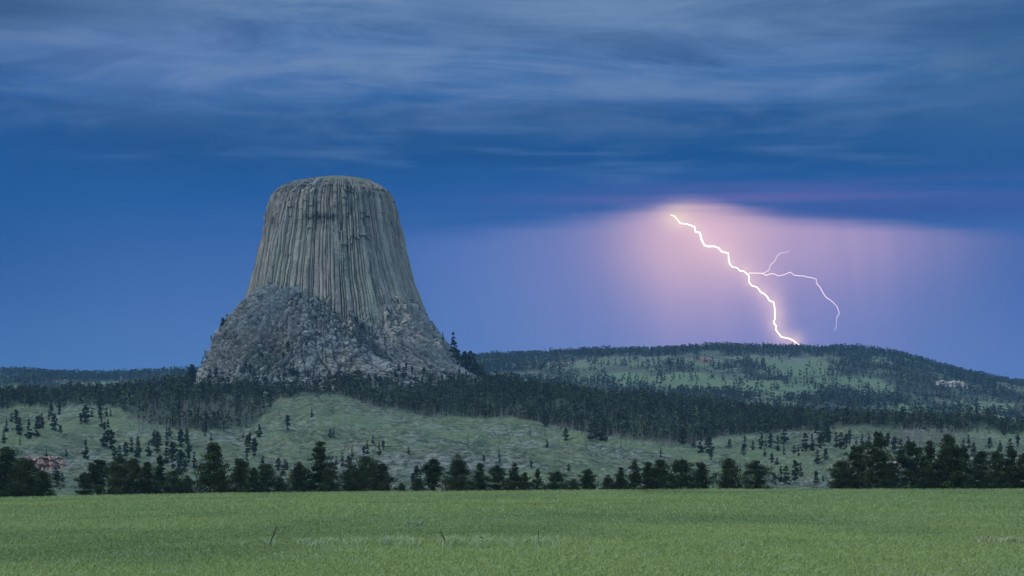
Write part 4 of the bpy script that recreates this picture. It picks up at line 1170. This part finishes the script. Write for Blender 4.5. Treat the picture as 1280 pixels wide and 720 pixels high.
# ------------------------------------------------------------------ field grass
r = np.random.default_rng(99)
def blades(n, y0, y1, power, wide, hgt, wid, pale=0.0, only=None):
    t = r.uniform(0, 1, n); y = y0 + (y1 - y0) * t ** power; x = r.uniform(-1, 1, n) * (wide * y + 3)
    if only is not None: x, y = only(n)
    z = ground(x, y)
    pat = fbm(x / 22., y / 45., 0, 4, 701); pat2 = fbm(x / 3.0, y / 5.0, 0, 3, 703)
    h = hgt * (0.75 + 0.5 * r.uniform(0, 1, n)) * (1 + .35 * pat2 + .25 * pat)
    a = r.uniform(0, np.pi, n); w = wid * (0.6 + y / 190.0) * r.uniform(.6, 1.4, n)
    lx = r.normal(0.10, .75, n) * h; ly = r.normal(0, .6, n) * h
    b = np.stack([x, y, z - .03], -1); s = np.stack([np.cos(a) * w, np.sin(a) * w, 0 * w], -1)
    m = b + np.stack([lx * .3, ly * .3, h * .6], -1); tp = b + np.stack([lx, ly, h], -1)
    v = np.stack([b - s, b + s, m + s * .7, tp, m - s * .7], 1).reshape(-1, 3)
    k = np.arange(n)[:, None] * 5
    f = np.concatenate([k + [[0, 1, 2]], k + [[0, 2, 4]], k + [[4, 2, 3]]])
    g1 = r.uniform(0, 1, n)
    big = np.clip(fbm(x / 70., y / 130., 0, 3, 705) * 1.8 + .5, 0, 1)
    A_ = np.array([0.200, 0.255, 0.105]); B_ = np.array([0.290, 0.330, 0.112]); D_ = np.array([0.075, 0.115, 0.058])
    c = A_ + (B_ - A_) * (0.7 * big + .3 * g1)[:, None]
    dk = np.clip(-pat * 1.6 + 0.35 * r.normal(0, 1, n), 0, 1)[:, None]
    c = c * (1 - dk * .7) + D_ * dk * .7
    pl = (r.uniform(0, 1, n) < 0.07 + pale + .14 * (pat2 > .2))[:, None]
    c = np.where(pl, np.array([0.32, 0.37, 0.22]), c)
    c = c * r.uniform(.84, 1.16, n)[:, None]
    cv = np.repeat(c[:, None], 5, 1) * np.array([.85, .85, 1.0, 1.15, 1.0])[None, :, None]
    return v, f, cv.reshape(-1, 3)
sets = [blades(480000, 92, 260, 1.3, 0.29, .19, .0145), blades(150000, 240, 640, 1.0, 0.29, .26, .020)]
def crest_(n):
    y = r.uniform(575, 632, n); return r.uniform(-1, 1, n) * .29 * y, y
sets.append(blades(16000, 0, 1, 1, 0, .62, .016, 0.0, crest_))
def band(n):
    px = np.where(r.uniform(0, 1, n) < .75, r.uniform(325, 660, n), r.uniform(560, 700, n)); y = r.normal(150, 3.2, n) + 5 * fbm(px / 30., px * 0, 0, 3, 711); px = px + 26 * np.round(fbm(px / 14., y * 0, 0, 2, 713) * 2) ; return (px - 640) / FPX * y, y
sets.append(blades(5200, 0, 1, 1, 0, .55, .016, 0.40, band))
def tan_(n):
    px = r.uniform(1222, 1310, n); y = r.normal(154, 1.2, n); return (px - 640) / FPX * y, y
tn = blades(1300, 0, 1, 1, 0, .45, .03, 0.0, tan_); sets.append((tn[0], tn[1], tn[2] * 0 + np.array([0.34, 0.34, 0.18])))
def tan2(n):
    y = r.normal(203, .7, n); return (r.normal(516, 4, n) - 640) / FPX * y, y
tn = blades(500, 0, 1, 1, 0, .6, .03, 0.0, tan2); sets.append((tn[0], tn[1], tn[2] * 0 + np.array([0.27, 0.32, 0.19])))
V_, F_, C_, o_ = [], [], [], 0
for (v, f, c) in sets:
    V_.append(v); F_.append(f + o_); C_.append(c); o_ += len(v)
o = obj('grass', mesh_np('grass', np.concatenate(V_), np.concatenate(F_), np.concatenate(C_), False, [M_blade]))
tag(o, 'tall green meadow grass covering the foreground field', 'grass', kind='stuff')

# fence posts left standing in the grass
PO = [(338.5, 677, 346, 657.5, M_post, .045, 'dark leaning fence post at the left, tilted to the right'),
      (479.5, 681, 485, 657, M_postpale, .035, 'thin bleached fence stake with pale tip, second from the left'),
      (561, 685, 551, 665, M_post, .045, 'dark fence post tilted to the left below the tower\'s right foot'),
      (673, 684, 673.3, 664, M_post, .035, 'thin dark fence post standing upright, rightmost of four')]
for (bx, by, tx, ty, m_, rad, lb) in PO:
    Y = 146.0
    x0 = (bx - 640) / FPX * Y; z0 = CAM_Z + (HOR - by) / FPX * Y; x1 = (tx - 640) / FPX * Y; z1 = CAM_Z + (HOR - ty) / FPX * Y
    zg = float(ground(x0, Y)); k = (z0 - (zg - .2)) / (z1 - z0)
    xb, zb = x0 - (x1 - x0) * k, zg - .2
    hh = 8
    path = [(0 + (x1 - xb) * t, 0.05 * math.sin(3 * t), (z1 - zb) * t) for t in np.linspace(0, 1, hh)]
    pv, pf = tube(path, rad * np.array([1, 1, .97, 1.02, .98, 1.0, .95, .8]), 8)
    cap = len(pv); pv = np.concatenate([pv, [path[-1]]])
    topf = np.array([[cap - 8 + i, cap - 8 + (i + 1) % 8, cap, cap] for i in range(8)])
    me = bpy.data.meshes.new('fence_post')
    me.from_pydata([tuple(q) for q in pv], [], [tuple(int(t) for t in q) for q in pf] + [(int(q[0]), int(q[1]), int(q[2])) for q in topf])
    me.materials.append(m_)
    o = obj('fence_post', me, None, (xb, Y, zb)); tag(o, lb, 'fence post', 'old fence posts in the grass')
# small dark weed by the posts
v, f, c, _ = crown('bush', .55, 1.3, 8123, 3, 16, 16, .05, 0.0)
Y = 146.; x = (602 - 640) / FPX * Y
o = obj('weed_clump', mesh_np('weed_clump', v, f, c, False, [M_pine_mid]), None, (x, Y, float(ground(x, Y)) + .12))
tag(o, 'small dark weed clump in the pale grass between two posts', 'plant')

# ------------------------------------------------------------------ lightning
YB = 10600.0
def pt(px, py): return ((px - 640) / FPX * YB, CAM_Z + (HOR - py) / FPX * YB)
def jag(points, seed, amp, step=20.0):
    r = random.Random(seed); out = []
    for (a, b) in zip(points[:-1], points[1:]):
        (x0, z0), (x1, z1) = pt(*a), pt(*b); L = math.hypot(x1 - x0, z1 - z0); n = max(1, int(L / step))
        for i in range(n):
            t = i / n; j = 0 if i == 0 else r.uniform(-amp, amp)
            out.append((x0 + (x1 - x0) * t - (z1 - z0) / L * j, r.uniform(-amp, amp) * 1.5, z0 + (z1 - z0) * t + (x1 - x0) / L * j))
    x1, z1 = pt(*points[-1]); out.append((x1, 0, z1)); return out
main = [(838, 269), (846, 274), (850, 279), (858, 280), (868, 284), (875, 291), (877, 299), (880, 307), (892, 308), (902, 315), (910, 317), (912, 330),
        (921, 335), (930, 339), (936, 345), (936, 353), (946, 359), (951, 366), (962, 375), (968, 384), (969, 393), (967, 403), (970, 413), (977, 421),
        (986, 423), (995, 429), (1001, 437), (1003, 470), (1000, 520), (1004, 586)]
br1 = [(936, 341), (945, 341), (953, 342), (963, 342), (973, 345), (981, 343), (988, 340), (999, 345), (1010, 346), (1020, 349), (1025, 359), (1029, 367), (1038, 375), (1046, 384), (1049, 392), (1046, 403), (1043, 413)]
br2 = [(953, 342), (961, 338), (963, 331), (969, 326), (971, 320), (976, 316), (988, 312)]
def emis(name, c, s):
    m = bpy.data.materials.new(name); m.use_nodes = True; t = m.node_tree; t.nodes.clear()
    e = t.nodes.new('ShaderNodeEmission'); e.inputs[0].default_value = c + (1,); e.inputs[1].default_value = s
    w = t.nodes.new('ShaderNodeOutputMaterial'); t.links.new(e.outputs[0], w.inputs[0]); return m
M_bolt = emis('bolt_light', (1.0, 0.86, 0.74), 2.6)
M_bolt2 = emis('branch_light', (1.0, 0.80, 0.84), 1.6)
bolt = bpy.data.objects.new('lightning_bolt', None); C.objects.link(bolt); bolt.location = (pt(1003, 586)[0], YB, 0)
tag(bolt, 'white forked lightning bolt striking behind the far hill under violet cloud', 'lightning')
def chan(name, pts, rads, m, seed, amp):
    p_ = np.array(jag(pts, seed, amp)); p_[:, 0] -= bolt.location[0]
    rad = np.interp(np.linspace(0, 1, len(p_)), np.linspace(0, 1, len(rads)), rads)
    tv, tf = tube(p_, rad, 6)
    return obj(name, mesh_np(name, tv, tf, None, False, [m]), bolt)
chan('main_channel', main, [1.0, 4.6, 3.0, 2.7, 3.4, 2.9, 3.5, 3.0, 3.6, 3], M_bolt, 1, 12)
chan('branch', br1, [1.9, 1.6, 1.5, 1.3, 1.5, 1.1, .6], M_bolt2, 2, 11)
chan('branch', br2, [1.2, 1.0, .8, 0.4], M_bolt2, 3, 9)

# ------------------------------------------------------------------ haze
hz = bpy.data.materials.new('haze_air'); hz.use_nodes = True; t = hz.node_tree; t.nodes.clear()
pv_ = t.nodes.new('ShaderNodeVolumePrincipled'); pv_.inputs['Color'].default_value = (0.30, 0.60, 1.0, 1)
pv_.inputs['Density'].default_value = 2.8e-5; pv_.inputs['Anisotropy'].default_value = 0.0
w = t.nodes.new('ShaderNodeOutputMaterial'); t.links.new(pv_.outputs[0], w.inputs['Volume'])
zlo, zhi = -60.0, 420.0; xw, ya, yb = 4700.0, -700.0, 9300.0
hv = [(sx * xw, yy, zz_) for zz_ in (zlo, zhi) for yy in (ya, yb) for sx in (-1, 1)]
me = bpy.data.meshes.new('haze'); me.from_pydata(hv, [], [(0, 2, 3, 1), (4, 5, 7, 6), (0, 1, 5, 4), (2, 6, 7, 3), (0, 4, 6, 2), (1, 3, 7, 5)]); me.materials.append(hz)
o = obj('haze', me); tag(o, 'thin blue rain haze over the land', 'haze', kind='stuff')
print('ground min', TZ.min(), 'objects', len(bpy.data.objects))
